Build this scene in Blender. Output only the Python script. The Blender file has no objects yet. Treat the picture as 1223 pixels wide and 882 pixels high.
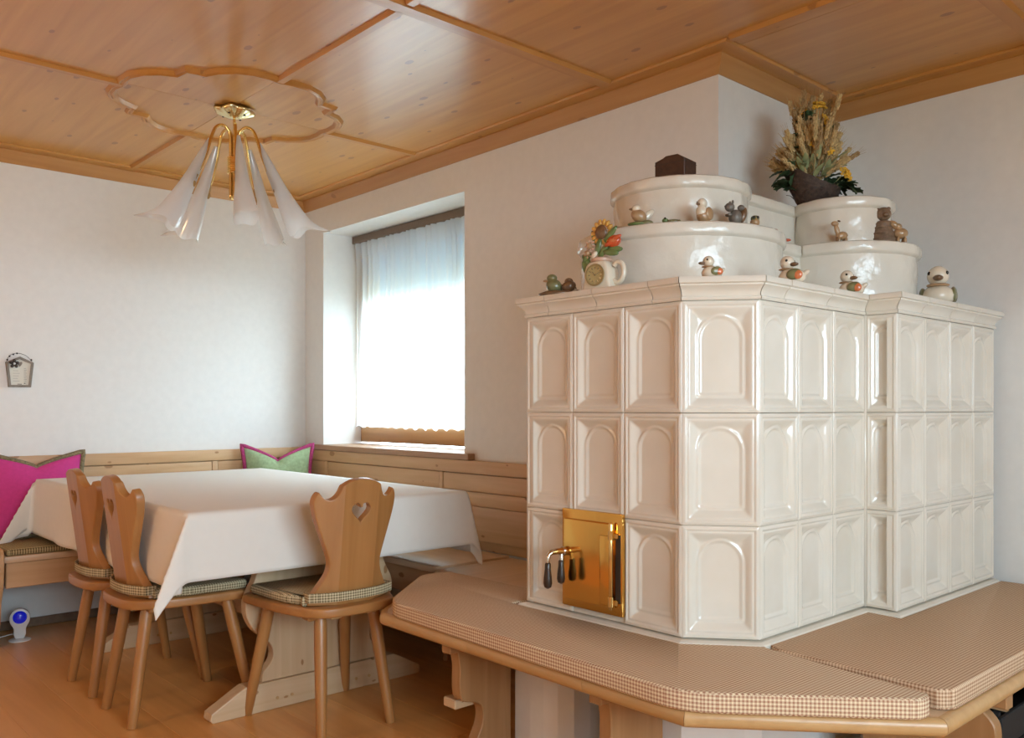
import bpy, bmesh, math, random
from mathutils import Vector, Matrix

random.seed(7)
S = bpy.context.scene
COL = S.collection
PI = math.pi

# ------------------------------------------------------------------ camera
F, V0, TH = 1036.2, 487.955, 0.7365
cam = bpy.data.cameras.new('camera')
cam.sensor_fit = 'HORIZONTAL'; cam.sensor_width = 36.0
cam.lens = F / 1223 * 36.0
cam.shift_y = (V0 - 441.0) / 1223
cam.clip_start = 0.05
camo = bpy.data.objects.new('camera', cam); COL.objects.link(camo)
camo.location = (4.939, -2.716, 1.115)
camo.rotation_euler = (PI / 2, 0, PI / 2 - TH)
S.camera = camo

# ------------------------------------------------------------------ sky, light, exposure
S.view_settings.view_transform = 'Standard'
S.view_settings.look = 'None'
S.view_settings.gamma = 1.0
S.view_settings.use_curve_mapping = False
S.view_settings.exposure = -0.17
w = bpy.data.worlds.new('overcast_sky'); S.world = w; w.use_nodes = True
bgn = w.node_tree.nodes['Background']
bgn.inputs['Color'].default_value = (0.68, 0.85, 1.0, 1)
bgn.inputs['Strength'].default_value = 24.0
S.cycles.max_bounces = 8
S.cycles.diffuse_bounces = 4
S.cycles.transparent_max_bounces = 12
S.cycles.caustics_reflective = False
S.cycles.sample_clamp_indirect = 6.0


def portal(name, loc, rot, sx, sy):
    l = bpy.data.lights.new(name, 'AREA'); l.shape = 'RECTANGLE'; l.size = sx; l.size_y = sy
    l.cycles.is_portal = True
    o = bpy.data.objects.new(name, l); COL.objects.link(o); o.location = loc; o.rotation_euler = rot


# room dimensions
ZC = 2.42            # ceiling
ZK = 2.349           # lower edge of the crown board
XR, YS, YA = 6.8, -4.8, 0.84
RX = 3.078           # outer corner of the back wall
WT = 0.42            # wall thickness
W1 = (0.222, 1.592, 0.885, 2.192)          # window in the back wall x0 x1 z0 z1
W2 = (-3.50, -0.80, 0.85, 2.24)            # window in the right wall y0 y1 z0 z1
portal('daylight_portal_back', ((W1[0] + W1[1]) / 2, WT + .02, (W1[2] + W1[3]) / 2), (-PI / 2, 0, 0), 1.4, 1.34)
portal('daylight_portal_right', (XR + WT, (W2[0] + W2[1]) / 2, (W2[2] + W2[3]) / 2), (0, PI / 2, 0), 1.45, 2.75)
# ------------------------------------------------------------------ material helpers
MATS = {}


def nmat(name):
    m = bpy.data.materials.new(name); m.use_nodes = True
    nt = m.node_tree; b = nt.nodes['Principled BSDF']
    MATS[name] = m
    return m, nt, b


def N(nt, typ, **kw):
    n = nt.nodes.new(typ)
    for k, v in kw.items():
        if k in n.inputs: n.inputs[k].default_value = v
        else: setattr(n, k, v)
    return n


def math_n(nt, op, a, b=None):
    n = nt.nodes.new('ShaderNodeMath'); n.operation = op
    for i, v in enumerate((a, b)):
        if v is None: continue
        if isinstance(v, (int, float)): n.inputs[i].default_value = v
        else: nt.links.new(v, n.inputs[i])
    return n.outputs[0]


def mixc(nt, fac, c1, c2, blend='MIX'):
    n = nt.nodes.new('ShaderNodeMix'); n.data_type = 'RGBA'; n.blend_type = blend
    for sock, v in ((n.inputs[0], fac), (n.inputs[6], c1), (n.inputs[7], c2)):
        if isinstance(v, (int, float)): sock.default_value = v
        elif isinstance(v, tuple): sock.default_value = (*v, 1)
        else: nt.links.new(v, sock)
    return n.outputs[2]


def ramp(nt, fac, stops):
    n = nt.nodes.new('ShaderNodeValToRGB')
    el = n.color_ramp.elements
    while len(el) < len(stops): el.new(0.5)
    for e, (p, c) in zip(el, stops):
        e.position = p; e.color = (*c, 1) if len(c) == 3 else c
    nt.links.new(fac, n.inputs[0])
    return n.outputs[0]


def bump(nt, b, h, strength=.2, dist=.01):
    n = N(nt, 'ShaderNodeBump'); n.inputs['Strength'].default_value = strength; n.inputs['Distance'].default_value = dist
    nt.links.new(h, n.inputs['Height']); nt.links.new(n.outputs[0], b.inputs['Normal'])


def plain(name, col, rough=.5, metal=0., spec=.5, noise=0., nscale=30, coat=0., bmp=0., sss=0.):
    m, nt, b = nmat(name)
    b.inputs['Roughness'].default_value = rough; b.inputs['Metallic'].default_value = metal
    b.inputs['Specular IOR Level'].default_value = spec; b.inputs['Coat Weight'].default_value = coat
    b.inputs['Coat Roughness'].default_value = .05
    tc = N(nt, 'ShaderNodeTexCoord')
    no = N(nt, 'ShaderNodeTexNoise', Scale=float(nscale), Detail=4.0)
    nt.links.new(tc.outputs['Object'], no.inputs['Vector'])
    lo = tuple(max(0, c * (1 - noise)) for c in col); hi = tuple(min(1, c * (1 + noise)) for c in col)
    nt.links.new(ramp(nt, no.outputs[0], [(.3, lo), (.7, hi)]), b.inputs['Base Color'])
    if bmp: bump(nt, b, no.outputs[0], bmp, .004)
    return m


def pine(name, light, dark, axis='X', plane=None, rough=.45, knot=0., knot_col=(.33, .135, .035), gs=1.0, coat=0.):
    """grain along axis; plane = the two axes (grain axis first) that knots are laid out in"""
    m, nt, b = nmat(name)
    b.inputs['Roughness'].default_value = rough
    b.inputs['Coat Weight'].default_value = coat; b.inputs['Coat Roughness'].default_value = .18
    tc = N(nt, 'ShaderNodeTexCoord'); oi = N(nt, 'ShaderNodeObjectInfo')
    vm = N(nt, 'ShaderNodeVectorMath', operation='SCALE'); vm.inputs[0].default_value = (7.3, 13.1, 5.7)
    nt.links.new(oi.outputs['Random'], vm.inputs['Scale'])
    va = N(nt, 'ShaderNodeVectorMath', operation='ADD')
    nt.links.new(tc.outputs['Object'], va.inputs[0]); nt.links.new(vm.outputs[0], va.inputs[1])
    sc = [14 * gs] * 3; sc['XYZ'.index(axis)] = .9 * gs
    mp = N(nt, 'ShaderNodeMapping'); mp.inputs['Scale'].default_value = sc
    nt.links.new(va.outputs[0], mp.inputs[0])
    n1 = N(nt, 'ShaderNodeTexNoise', Scale=1.6, Detail=5.0, Distortion=.8)
    nt.links.new(mp.outputs[0], n1.inputs['Vector'])
    mid = tuple((a + c) / 2 for a, c in zip(light, dark))
    col = ramp(nt, n1.outputs[0], [(.28, dark), (.5, mid), (.72, light)])
    n3 = N(nt, 'ShaderNodeTexNoise', Scale=1.1, Detail=1.0)
    nt.links.new(va.outputs[0], n3.inputs['Vector'])
    col = mixc(nt, math_n(nt, 'MULTIPLY', n3.outputs[0], .35), col, tuple(c * .82 for c in mid))
    if knot:
        sx = N(nt, 'ShaderNodeSeparateXYZ'); nt.links.new(va.outputs[0], sx.inputs[0])
        cb = N(nt, 'ShaderNodeCombineXYZ')
        pl = plane or 'XY'
        nt.links.new(math_n(nt, 'MULTIPLY', sx.outputs['XYZ'.index(pl[0])], 3.2 * knot), cb.inputs[0])
        nt.links.new(math_n(nt, 'MULTIPLY', sx.outputs['XYZ'.index(pl[1])], 6.4 * knot), cb.inputs[1])
        vo = N(nt, 'ShaderNodeTexVoronoi', voronoi_dimensions='2D', Scale=1.0)
        nt.links.new(cb.outputs[0], vo.inputs['Vector'])
        ns = N(nt, 'ShaderNodeTexNoise', Scale=9.0, Detail=2.0); nt.links.new(cb.outputs[0], ns.inputs['Vector'])
        d = math_n(nt, 'ADD', vo.outputs['Distance'], math_n(nt, 'MULTIPLY', math_n(nt, 'SUBTRACT', ns.outputs[0], .5), .06))
        sep = N(nt, 'ShaderNodeSeparateColor'); nt.links.new(vo.outputs['Color'], sep.inputs[0])
        size = math_n(nt, 'MULTIPLY', math_n(nt, 'SUBTRACT', sep.outputs[0], .25), .15)
        k = math_n(nt, 'SUBTRACT', size, d)
        kf = ramp(nt, math_n(nt, 'MULTIPLY', k, 25.0), [(0., (0, 0, 0)), (.5, (1, 1, 1))])
        col = mixc(nt, math_n(nt, 'MULTIPLY', kf, .8), col, knot_col)
    nt.links.new(col, b.inputs['Base Color'])
    bump(nt, b, n1.outputs[0], .06, .002)
    return m


def gingham(name, c1, c2, period, mode='check'):
    m, nt, b = nmat(name)
    b.inputs['Roughness'].default_value = .9; b.inputs['Specular IOR Level'].default_value = .15
    uv = N(nt, 'ShaderNodeUVMap'); sx = N(nt, 'ShaderNodeSeparateXYZ'); nt.links.new(uv.outputs[0], sx.inputs[0])
    u = math_n(nt, 'GREATER_THAN', math_n(nt, 'FRACT', math_n(nt, 'MULTIPLY', sx.outputs[0], 1 / period)), .5)
    v = math_n(nt, 'GREATER_THAN', math_n(nt, 'FRACT', math_n(nt, 'MULTIPLY', sx.outputs[1], 1 / period)), .5)
    if mode == 'check': f = math_n(nt, 'MULTIPLY', math_n(nt, 'ADD', u, v), .5)
    else: f = math_n(nt, 'ADD', math_n(nt, 'MULTIPLY', u, .8), math_n(nt, 'MULTIPLY', v, .2))
    nt.links.new(mixc(nt, f, c1, c2), b.inputs['Base Color'])
    return m


# ------------------------------------------------------------------ materials
m_wall = plain('white_plaster', (.81, .79, .76), .42, noise=.02, nscale=25, bmp=.10, spec=.45)
m_ceil = pine('ceiling_pine', (.68, .33, .078), (.54, .235, .046), 'X', 'XY', .28, knot=1.15, coat=.32, gs=.8)
m_ceil_y = pine('ceiling_pine_cross', (.62, .295, .075), (.49, .205, .042), 'Y', 'YX', .35, knot=1.0, coat=.2)
m_ceil_x = pine('ceiling_pine_long', (.62, .295, .075), (.49, .205, .042), 'X', 'XY', .35, knot=1.0, coat=.2)
m_crown_x = pine('crown_pine_long', (.56, .28, .09), (.45, .195, .052), 'X', 'XZ', .4, knot=.8)
m_crown_y = pine('crown_pine_cross', (.56, .28, .09), (.45, .195, .052), 'Y', 'YZ', .4, knot=.8)
m_floor = pine('floor_oak', (.82, .43, .14), (.66, .31, .09), 'X', 'XY', .36, gs=.7, coat=.15)
m_under = plain('subfloor_brown', (.18, .09, .04), .8)
m_chair = pine('beech_honey', (.47, .22, .07), (.37, .155, .043), 'Z', None, .38, coat=.15)
m_chair_h = pine('beech_honey_flat', (.47, .22, .07), (.37, .155, .043), 'X', None, .38, coat=.15)
m_bench_x = pine('spruce_long', (.72, .46, .25), (.58, .335, .155), 'X', 'XZ', .45, knot=1.1)
m_bench_y = pine('spruce_cross', (.72, .46, .25), (.58, .335, .155), 'Y', 'YZ', .45, knot=1.1)
m_seat_x = pine('spruce_seat_long', (.74, .52, .33), (.62, .41, .24), 'X', 'XY', .4)
m_seat_y = pine('spruce_seat_cross', (.74, .52, .33), (.62, .41, .24), 'Y', 'YX', .4)
m_trestle = pine('spruce_board', (.72, .52, .33), (.60, .40, .22), 'Z', 'ZY', .45, knot=1.2)
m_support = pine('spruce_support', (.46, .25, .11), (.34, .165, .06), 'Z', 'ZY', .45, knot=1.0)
m_foot = pine('spruce_foot', (.72, .52, .33), (.60, .40, .22), 'Y', 'YZ', .45, knot=1.6)
m_edge = pine('bench_edge_wood', (.62, .38, .17), (.50, .28, .11), 'X', None, .35, coat=.15)
m_sill = pine('sill_walnut', (.46, .27, .15), (.34, .18, .09), 'X', None, .4)
m_frame = pine('window_larch', (.55, .30, .11), (.42, .21, .07), 'X', None, .4)
m_rail = plain('curtain_rail_brown', (.16, .10, .06), .5)
m_base = plain('baseboard_dark', (.20, .12, .07), .45, noise=.2)
m_ging = gingham('gingham_red_brown', (.80, .66, .45), (.40, .20, .125), .0092)
m_ging2 = gingham('gingham_tan_brown', (.74, .55, .37), (.33, .17, .095), .0088)
m_stripe = gingham('woven_stripe_olive', (.55, .43, .22), (.14, .10, .05), .011, 'stripe')
m_chk3 = gingham('gingham_olive', (.66, .56, .36), (.15, .11, .055), .009)
m_cloth = plain('white_linen', (.84, .81, .75), .85, spec=.2, noise=.01)
m_pink = plain('pink_velvet', (.60, .055, .25), .85, spec=.2, noise=.05, nscale=60)
m_green = plain('sage_velvet', (.36, .47, .27), .85, spec=.2, noise=.15, nscale=60)
m_pipe_o = plain('olive_braid', (.22, .17, .09), .9, noise=.4, nscale=120)
m_pipe_p = plain('magenta_braid', (.42, .05, .17), .9, noise=.3, nscale=120)
m_brass = plain('polished_brass', (.80, .56, .22), .16, metal=1.0, noise=.04)
m_brass_l = plain('pale_brass_canopy', (.83, .72, .42), .25, metal=1.0, noise=.05)
m_gold = plain('gold_stove_plate', (.82, .48, .12), .14, metal=1.0, noise=.03, nscale=6)
m_nickel = plain('nickel', (.62, .57, .48), .22, metal=1.0)
m_grip = plain('dark_wood_grip', (.035, .018, .010), .35)
m_dark = plain('hinge_gap_dark', (.03, .02, .015), .6)
m_grout = plain('grout_white', (.68, .64, .58), .7)
m_niche_shade = plain('niche_shade_black', (.012, .011, .010), .9)  # near-black colour standing in for shade inside the base niche
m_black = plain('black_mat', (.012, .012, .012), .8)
m_white = plain('white_plastic', (.75, .75, .74), .35)
m_box = plain('dark_wood_box', (.055, .022, .012), .55, noise=.3, nscale=60, bmp=.3)


def glaze():
    m, nt, b = nmat('white_glaze')
    tc = N(nt, 'ShaderNodeTexCoord'); no = N(nt, 'ShaderNodeTexNoise', Scale=7.0, Detail=3.0)
    oi = N(nt, 'ShaderNodeObjectInfo'); va = N(nt, 'ShaderNodeVectorMath', operation='ADD')
    nt.links.new(tc.outputs['Object'], va.inputs[0]); nt.links.new(oi.outputs['Random'], va.inputs[1])
    nt.links.new(va.outputs[0], no.inputs['Vector'])
    nt.links.new(ramp(nt, no.outputs[0], [(.3, (.71, .64, .54)), (.7, (.76, .70, .61))]), b.inputs['Base Color'])
    b.inputs['Roughness'].default_value = .14; b.inputs['Specular IOR Level'].default_value = .55
    b.inputs['Coat Weight'].default_value = .4; b.inputs['Coat Roughness'].default_value = .04
    bump(nt, b, no.outputs[0], .18, .006)
    return m


m_glaze = glaze()


def tierplaster():
    m, nt, b = nmat('limewashed_plaster')
    tc = N(nt, 'ShaderNodeTexCoord'); no = N(nt, 'ShaderNodeTexNoise', Scale=9.0, Detail=5.0)
    nt.links.new(tc.outputs['Object'], no.inputs['Vector'])
    nt.links.new(ramp(nt, no.outputs[0], [(.3, (.71, .64, .54)), (.7, (.76, .70, .61))]), b.inputs['Base Color'])
    b.inputs['Roughness'].default_value = .2; b.inputs['Specular IOR Level'].default_value = .5
    bump(nt, b, no.outputs[0], .75, .012)
    return m


m_tier = tierplaster()


def shader_mix(name, parts):
    """parts: list of (bsdf type, colour, roughness, weight) mixed in order"""
    m = bpy.data.materials.new(name); m.use_nodes = True; nt = m.node_tree
    nt.nodes.remove(nt.nodes['Principled BSDF']); out = nt.nodes['Material Output']
    prev = None
    for typ, col, rough, wgt in parts:
        n = nt.nodes.new(typ); n.inputs['Color'].default_value = (*col, 1)
        if 'Roughness' in n.inputs and rough is not None: n.inputs['Roughness'].default_value = rough
        if prev is None: prev = n.outputs[0]
        else:
            mx = nt.nodes.new('ShaderNodeMixShader'); mx.inputs[0].default_value = wgt
            nt.links.new(prev, mx.inputs[1]); nt.links.new(n.outputs[0], mx.inputs[2]); prev = mx.outputs[0]
    nt.links.new(prev, out.inputs[0])
    return m


m_sheer = shader_mix('sheer_voile', [('ShaderNodeBsdfTranslucent', (.93, .95, .96), None, 0), ('ShaderNodeBsdfDiffuse', (.85, .85, .85), None, .35), ('ShaderNodeBsdfTransparent', (1, 1, 1), None, .28)])
m_awning = shader_mix('aqua_awning_cloth', [('ShaderNodeBsdfTranslucent', (.13, .25, .34), None, 0), ('ShaderNodeBsdfDiffuse', (.36, .50, .58), None, .4)])
m_glass = shader_mix('window_glass', [('ShaderNodeBsdfTransparent', (.97, .99, .98), None, 0), ('ShaderNodeBsdfGlossy', (1, 1, 1), .0, .06)])
m_frost = shader_mix('frosted_glass', [('ShaderNodeBsdfTranslucent', (.92, .92, .92), None, 0), ('ShaderNodeBsdfDiffuse', (.88, .88, .88), None, .45), ('ShaderNodeBsdfTransparent', (1, 1, 1), None, .14), ('ShaderNodeBsdfGlossy', (1, 1, 1), .12, .10)])


# ------------------------------------------------------------------ geometry helpers
def obj(name, bm, mat, parent=None, smooth=False, loc=None, rot=None):
    me = bpy.data.meshes.new(name)
    bmesh.ops.recalc_face_normals(bm, faces=bm.faces[:])
    bm.to_mesh(me); bm.free()
    if smooth:
        for p in me.polygons: p.use_smooth = True
        if smooth == 'auto': me.set_sharp_from_angle(angle=math.radians(38))
    me.materials.append(mat)
    return place(name, me, parent, loc, rot)


def place(name, me, parent=None, loc=None, rot=None):
    o = bpy.data.objects.new(name, me); COL.objects.link(o)
    if parent is not None: o.parent = parent
    if loc is not None: o.location = loc
    if rot is not None: o.rotation_euler = rot
    return o


def tag(o, label, cat, group=None):
    o['label'] = label; o['category'] = cat
    if group: o['group'] = group
    return o


def thing(name, label, cat, loc=(0, 0, 0), rotz=0., group=None):
    o = bpy.data.objects.new(name, None); COL.objects.link(o)
    o.empty_display_size = .05
    o.location = loc; o.rotation_euler = (0, 0, rotz)
    return tag(o, label, cat, group)


def struct(o):
    o['kind'] = 'structure'; return o


def BM(): return bmesh.new()


def box(bm, x0, x1, y0, y1, z0, z1, bev=0., seg=1):
    vs = [bm.verts.new((x, y, z)) for x in (x0, x1) for y in (y0, y1) for z in (z0, z1)]
    f = [(0, 1, 3, 2), (4, 6, 7, 5), (0, 4, 5, 1), (2, 3, 7, 6), (0, 2, 6, 4), (1, 5, 7, 3)]
    fs = [bm.faces.new([vs[i] for i in q]) for q in f]
    if bev:
        es = {e for fa in fs for e in fa.edges}
        bmesh.ops.bevel(bm, geom=list(es), offset=bev, segments=seg, affect='EDGES', profile=.6)
    return bm


def boxm(name, mat, parent, x0, x1, y0, y1, z0, z1, bev=0., seg=1):
    return obj(name, box(BM(), x0, x1, y0, y1, z0, z1, bev, seg), mat, parent, smooth='auto' if seg > 1 else False)


def prism(bm, pts, lo, hi, axis='Z', bev=0., seg=2):
    """polygon pts (2D) extruded along axis; X: pts=(y,z)  Y: pts=(x,z)  Z: pts=(x,y)"""
    def p3(p, h):
        return {'X': (h, p[0], p[1]), 'Y': (p[0], h, p[1]), 'Z': (p[0], p[1], h)}[axis]
    a = [bm.verts.new(p3(p, lo)) for p in pts]; b = [bm.verts.new(p3(p, hi)) for p in pts]
    n = len(pts)
    f0 = bm.faces.new(a); f1 = bm.faces.new(b)
    for i in range(n): bm.faces.new((a[i], a[(i + 1) % n], b[(i + 1) % n], b[i]))
    if bev:
        bmesh.ops.recalc_face_normals(bm, faces=bm.faces[:])
        es = list(set(list(f0.edges) + list(f1.edges)))
        bmesh.ops.bevel(bm, geom=es, offset=bev, segments=seg, affect='EDGES', profile=.5)
    return bm


def tube(bm, pts, r, seg=10, closed=False, cap=True):
    pts = [Vector(p) for p in pts]; n = len(pts)
    rs = r if isinstance(r, (list, tuple)) else [r] * n
    rings = []; prev = None
    for i, p in enumerate(pts):
        if closed: t = pts[(i + 1) % n] - pts[i - 1]
        else: t = pts[min(i + 1, n - 1)] - pts[max(i - 1, 0)]
        t.normalize()
        if prev is None:
            up = Vector((0, 0, 1)) if abs(t.z) < .9 else Vector((1, 0, 0))
            u = t.cross(up).normalized()
        else:
            u = (prev - t * prev.dot(t)).normalized()
        prev = u; v = t.cross(u)
        rings.append([bm.verts.new(p + (u * math.cos(a) + v * math.sin(a)) * rs[i]) for a in [2 * PI * k / seg for k in range(seg)]])
    m = n if closed else n - 1
    for i in range(m):
        A, B = rings[i], rings[(i + 1) % n]
        for k in range(seg): bm.faces.new((A[k], A[(k + 1) % seg], B[(k + 1) % seg], B[k]))
    if cap and not closed:
        bm.faces.new(rings[0]); bm.faces.new(rings[-1])
    return bm


def lathe(bm, prof, seg=24, c=(0, 0, 0), cap=True):
    rings = []
    for r, z in prof:
        rings.append([bm.verts.new((c[0] + r * math.cos(2 * PI * k / seg), c[1] + r * math.sin(2 * PI * k / seg), c[2] + z)) for k in range(seg)])
    for A, B in zip(rings, rings[1:]):
        for k in range(seg): bm.faces.new((A[k], A[(k + 1) % seg], B[(k + 1) % seg], B[k]))
    if cap: bm.faces.new(rings[0]); bm.faces.new(rings[-1])
    return bm


def ell(bm, c, r, rot=(0, 0, 0), u=14, v=9):
    from mathutils import Euler
    M = Matrix.Translation(c) @ Euler(rot).to_matrix().to_4x4() @ Matrix.Diagonal((*r, 1))
    bmesh.ops.create_uvsphere(bm, u_segments=u, v_segments=v, radius=1.0, matrix=M)
    return bm


def arc(cx, cy, r, a0, a1, n):
    return [(cx + r * math.cos(math.radians(a0 + (a1 - a0) * i / n)), cy + r * math.sin(math.radians(a0 + (a1 - a0) * i / n))) for i in range(n + 1)]


def smooth_path(pts, n=6):
    """Catmull-Rom through points (tuples of any dimension)"""
    P = [Vector(p) for p in pts]; out = []
    for i in range(len(P) - 1):
        p0 = P[max(i - 1, 0)]; p1 = P[i]; p2 = P[i + 1]; p3 = P[min(i + 2, len(P) - 1)]
        for k in range(n):
            t = k / n
            out.append(.5 * ((2 * p1) + (p2 - p0) * t + (2 * p0 - 5 * p1 + 4 * p2 - p3) * t * t + (3 * p1 - p0 - 3 * p2 + p3) * t ** 3))
    out.append(P[-1])
    return out


def uv_box(me, scale=1.0):
    uvl = me.uv_layers.new(name='UVMap')
    for p in me.polygons:
        n = p.normal
        for li in p.loop_indices:
            co = me.vertices[me.loops[li].vertex_index].co
            if abs(n.z) >= max(abs(n.x), abs(n.y)): u, v = co.x, co.y
            else:
                l = math.hypot(n.x, n.y) or 1
                u, v = (-n.y * co.x + n.x * co.y) / l, co.z
            uvl.data[li].uv = (u * scale, v * scale)


def seg_dist(p, a, b):
    p, a, b = Vector(p[:2]), Vector(a), Vector(b); d = b - a
    t = max(0, min(1, (p - a).dot(d) / d.length_squared)); return (p - a - d * t).length


def cushion(name, outline, z0, z1, mat, parent=None, bev=.014, loc=None, rot=None, keep=None):
    bm = BM(); prism(bm, outline, z0, z1, 'Z')
    bmesh.ops.recalc_face_normals(bm, faces=bm.faces[:])
    es = [e for e in bm.edges if abs(e.verts[0].co.z - e.verts[1].co.z) < 1e-6 and not (keep and all(min(seg_dist(v.co, a, b) for a, b in zip(keep, keep[1:])) < .028 for v in e.verts))]
    bmesh.ops.bevel(bm, geom=es, offset=bev, segments=3, affect='EDGES', profile=.5)
    o = obj(name, bm, mat, parent, smooth='auto', loc=loc, rot=rot)
    o.data.set_sharp_from_angle(angle=math.radians(50))
    uv_box(o.data)
    return o


def round_poly(pts, r, n=5):
    """round the corners of a closed 2D polygon"""
    out = []; m = len(pts)
    rs = r if isinstance(r, (list, tuple)) else [r] * m
    for i in range(m):
        p = Vector(pts[i]); a = (Vector(pts[i - 1]) - p); b = (Vector(pts[(i + 1) % m]) - p)
        rr = min(rs[i], a.length * .45, b.length * .45)
        if rr < 1e-5: out.append(tuple(p)); continue
        p0 = p + a.normalized() * rr; p1 = p + b.normalized() * rr
        for k in range(n + 1):
            t = k / n
            q = p0 * (1 - t) ** 2 + p * 2 * t * (1 - t) + p1 * t * t
            out.append((q.x, q.y))
    return out


def copy_tree(o, parent=None):
    c = o.copy(); COL.objects.link(c); c.parent = parent
    for ch in [x for x in list(o.children)]: copy_tree(ch, c)
    return c


# ================================================================== THE ROOM
def wall_with_hole(name, axis, p0, p1, a0, a1, z0, z1, *holes):
    """slab between p0..p1 on axis (thickness), spanning a0..a1, with a rectangular hole (h0,h1,hz0,hz1)"""
    bm = BM()
    rects = [(a0, a1, z0, z1)]
    if holes:
        rects = []; at = a0
        for h0, h1, q0, q1 in holes:
            rects += [(at, h0, z0, z1), (h0, h1, z0, q0), (h0, h1, q1, z1)]; at = h1
        rects.append((at, a1, z0, z1))
    for (b0, b1, c0, c1) in rects:
        if axis == 'Y': box(bm, b0, b1, p0, p1, c0, c1)
        else: box(bm, p0, p1, b0, b1, c0, c1)
    return struct(obj(name, bm, m_wall))


wall_with_hole('wall_left', 'X', -.3, 0, YS - .3, WT, 0, ZC + .1)
wall_with_hole('wall_back', 'Y', 0, WT, 0, RX, 0, ZC + .1, W1)
wall_with_hole('wall_recess', 'X', RX - .3, RX, WT, YA + .3, 0, ZC + .1)
wall_with_hole('wall_alcove', 'Y', YA, YA + .3, RX, XR, 0, ZC + .1)
wall_with_hole('wall_right', 'X', XR, XR + WT, YS - .3, YA + .3, 0, ZC + .1, W2)
wall_with_hole('wall_front', 'Y', YS - WT, YS, 0, XR, 0, ZC + .1)

# floor: slab with planks laid on it
floor = struct(obj('floor', box(BM(), 0, XR, YS, YA, -.12, -.012), m_under))
PLW, PLL = .19, 1.9
pm = None
r = 0; y = YS
while y < YA - .01:
    x = -(.37 + .61 * r) % PLL - PLL
    wv = min(PLW, YA - y)
    while x < XR:
        xa, xb = max(x, 0), min(x + PLL, XR)
        full = abs(xb - xa - PLL) < 1e-4 and abs(wv - PLW) < 1e-4
        if xb - xa > .02 and not (xa > RX - .01 and y > 99):
            if full and pm: place('plank', pm, floor, (xa, y, 0))
            else:
                o = obj('plank', box(BM(), .0003, xb - xa - .0003, .0003, wv - .0003, -.012, 0, .0006), m_floor, floor, loc=(xa, y, 0))
                if full: pm = o.data
        x += PLL
    y += PLW; r += 1

# ceiling: slab, panels, frame boards, battens and the rosette
ceil = struct(obj('ceiling', box(BM(), 0, XR, YS, YA, ZC + .012, ZC + .1), m_ceil))
XB = [.05, 1.32, 2.62, 3.92, 5.22, XR - .05]
YB = [YS + .05, -3.40, -2.25, -1.09, -.02]
for i in range(5):
    for j in range(4):
        boxm('ceiling_panel', m_ceil, ceil, XB[i] + .001, XB[i + 1] - .001, YB[j] + .001, YB[j + 1] - .001, ZC, ZC + .012)
for xa, xb in ((RX + .02, 3.92), (3.92, 5.22), (5.22, XR - .05)):
    boxm('ceiling_panel', m_ceil, ceil, xa + .001, xb - .001, -.019, YA - .02, ZC, ZC + .012)


def batten(x0, x1, y0, y1, mat):
    """raised strip with sloping sides"""
    bm = BM(); h = .014; s = .008
    bt = [bm.verts.new(p) for p in ((x0, y0, ZC), (x1, y0, ZC), (x1, y1, ZC), (x0, y1, ZC))]
    lx = s if (x1 - x0) < (y1 - y0) else 0; ly = s if (x1 - x0) > (y1 - y0) else 0
    tp = [bm.verts.new(p) for p in ((x0 + lx, y0 + ly, ZC - h), (x1 - lx, y0 + ly, ZC - h), (x1 - lx, y1 - ly, ZC - h), (x0 + lx, y1 - ly, ZC - h))]
    bm.faces.new(bt); bm.faces.new(tp)
    for k in range(4): bm.faces.new((bt[k], bt[(k + 1) % 4], tp[(k + 1) % 4], tp[k]))
    return obj('batten', bm, mat, ceil)


RCX, RCY, RR = 1.315, -1.085, .455
bw = .022
batten(RCX - bw, RCX + bw, RCY + RR, -.11, m_ceil_y)
batten(RCX - bw, RCX + bw, -3.3, RCY - RR, m_ceil_y)
batten(.11, RCX - RR, RCY - bw, RCY + bw, m_ceil_x)
batten(RCX + RR, 2.62 - bw, RCY - bw, RCY + bw, m_ceil_x)
batten(2.62 - bw * 1.5, 2.62 + bw * 1.5, -4.6, -.11, m_ceil_y)
batten(3.92 - bw * 1.5, 3.92 + bw * 1.5, -4.6, YA - .11, m_ceil_y)
batten(5.22 - bw * 1.5, 5.22 + bw * 1.5, -4.6, YA - .11, m_ceil_y)
for xa, xb in ((2.66, 3.88), (3.96, 5.18), (5.26, 6.6)):
    batten(xa, xb, -1.09 - bw, -1.09 + bw, m_ceil_x)
for xa, xb in ((.12, 2.58), (2.66, 3.88), (3.96, 5.18), (5.26, 6.6)):
    batten(xa, xb, -3.40 - bw, -3.40 + bw, m_ceil_x)
batten(3.2, 3.87, -.10 - .02, -.10 + .02, m_ceil_x)
batten(3.97, 5.17, -.10 - .02, -.10 + .02, m_ceil_x)

# rosette: moulding that runs round the lamp, four arcs-with-a-point
ro = []
for qd in range(4):
    seq = [(0, RR), (6, .468), (14, .475), (22, .468), (30, .445), (37, .412)]
    ro += [(qd * 90 + a, rr, 0) for a, rr in seq]
    ro += [(qd * 90 + 45, .452, 1)]
    ro += [(qd * 90 + 90 - a, rr, 0) for a, rr in reversed(seq[1:])]
rp = [Vector((RCX + rr * math.cos(math.radians(a)), RCY + rr * math.sin(math.radians(a)))) for a, rr, _ in ro]
bm = BM(); n = len(rp); rings = []
for i, p in enumerate(rp):
    t = (rp[(i + 1) % n] - rp[i - 1]).normalized(); nr = Vector((t.y, -t.x))
    ring = []
    for off, dz in ((-.022, 0), (-.012, -.014), (-.004, -.016), (.004, -.010), (.012, -.014), (.022, 0)):
        q = p + nr * off; ring.append(bm.verts.new((q.x, q.y, ZC + dz)))
    rings.append(ring)
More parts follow.
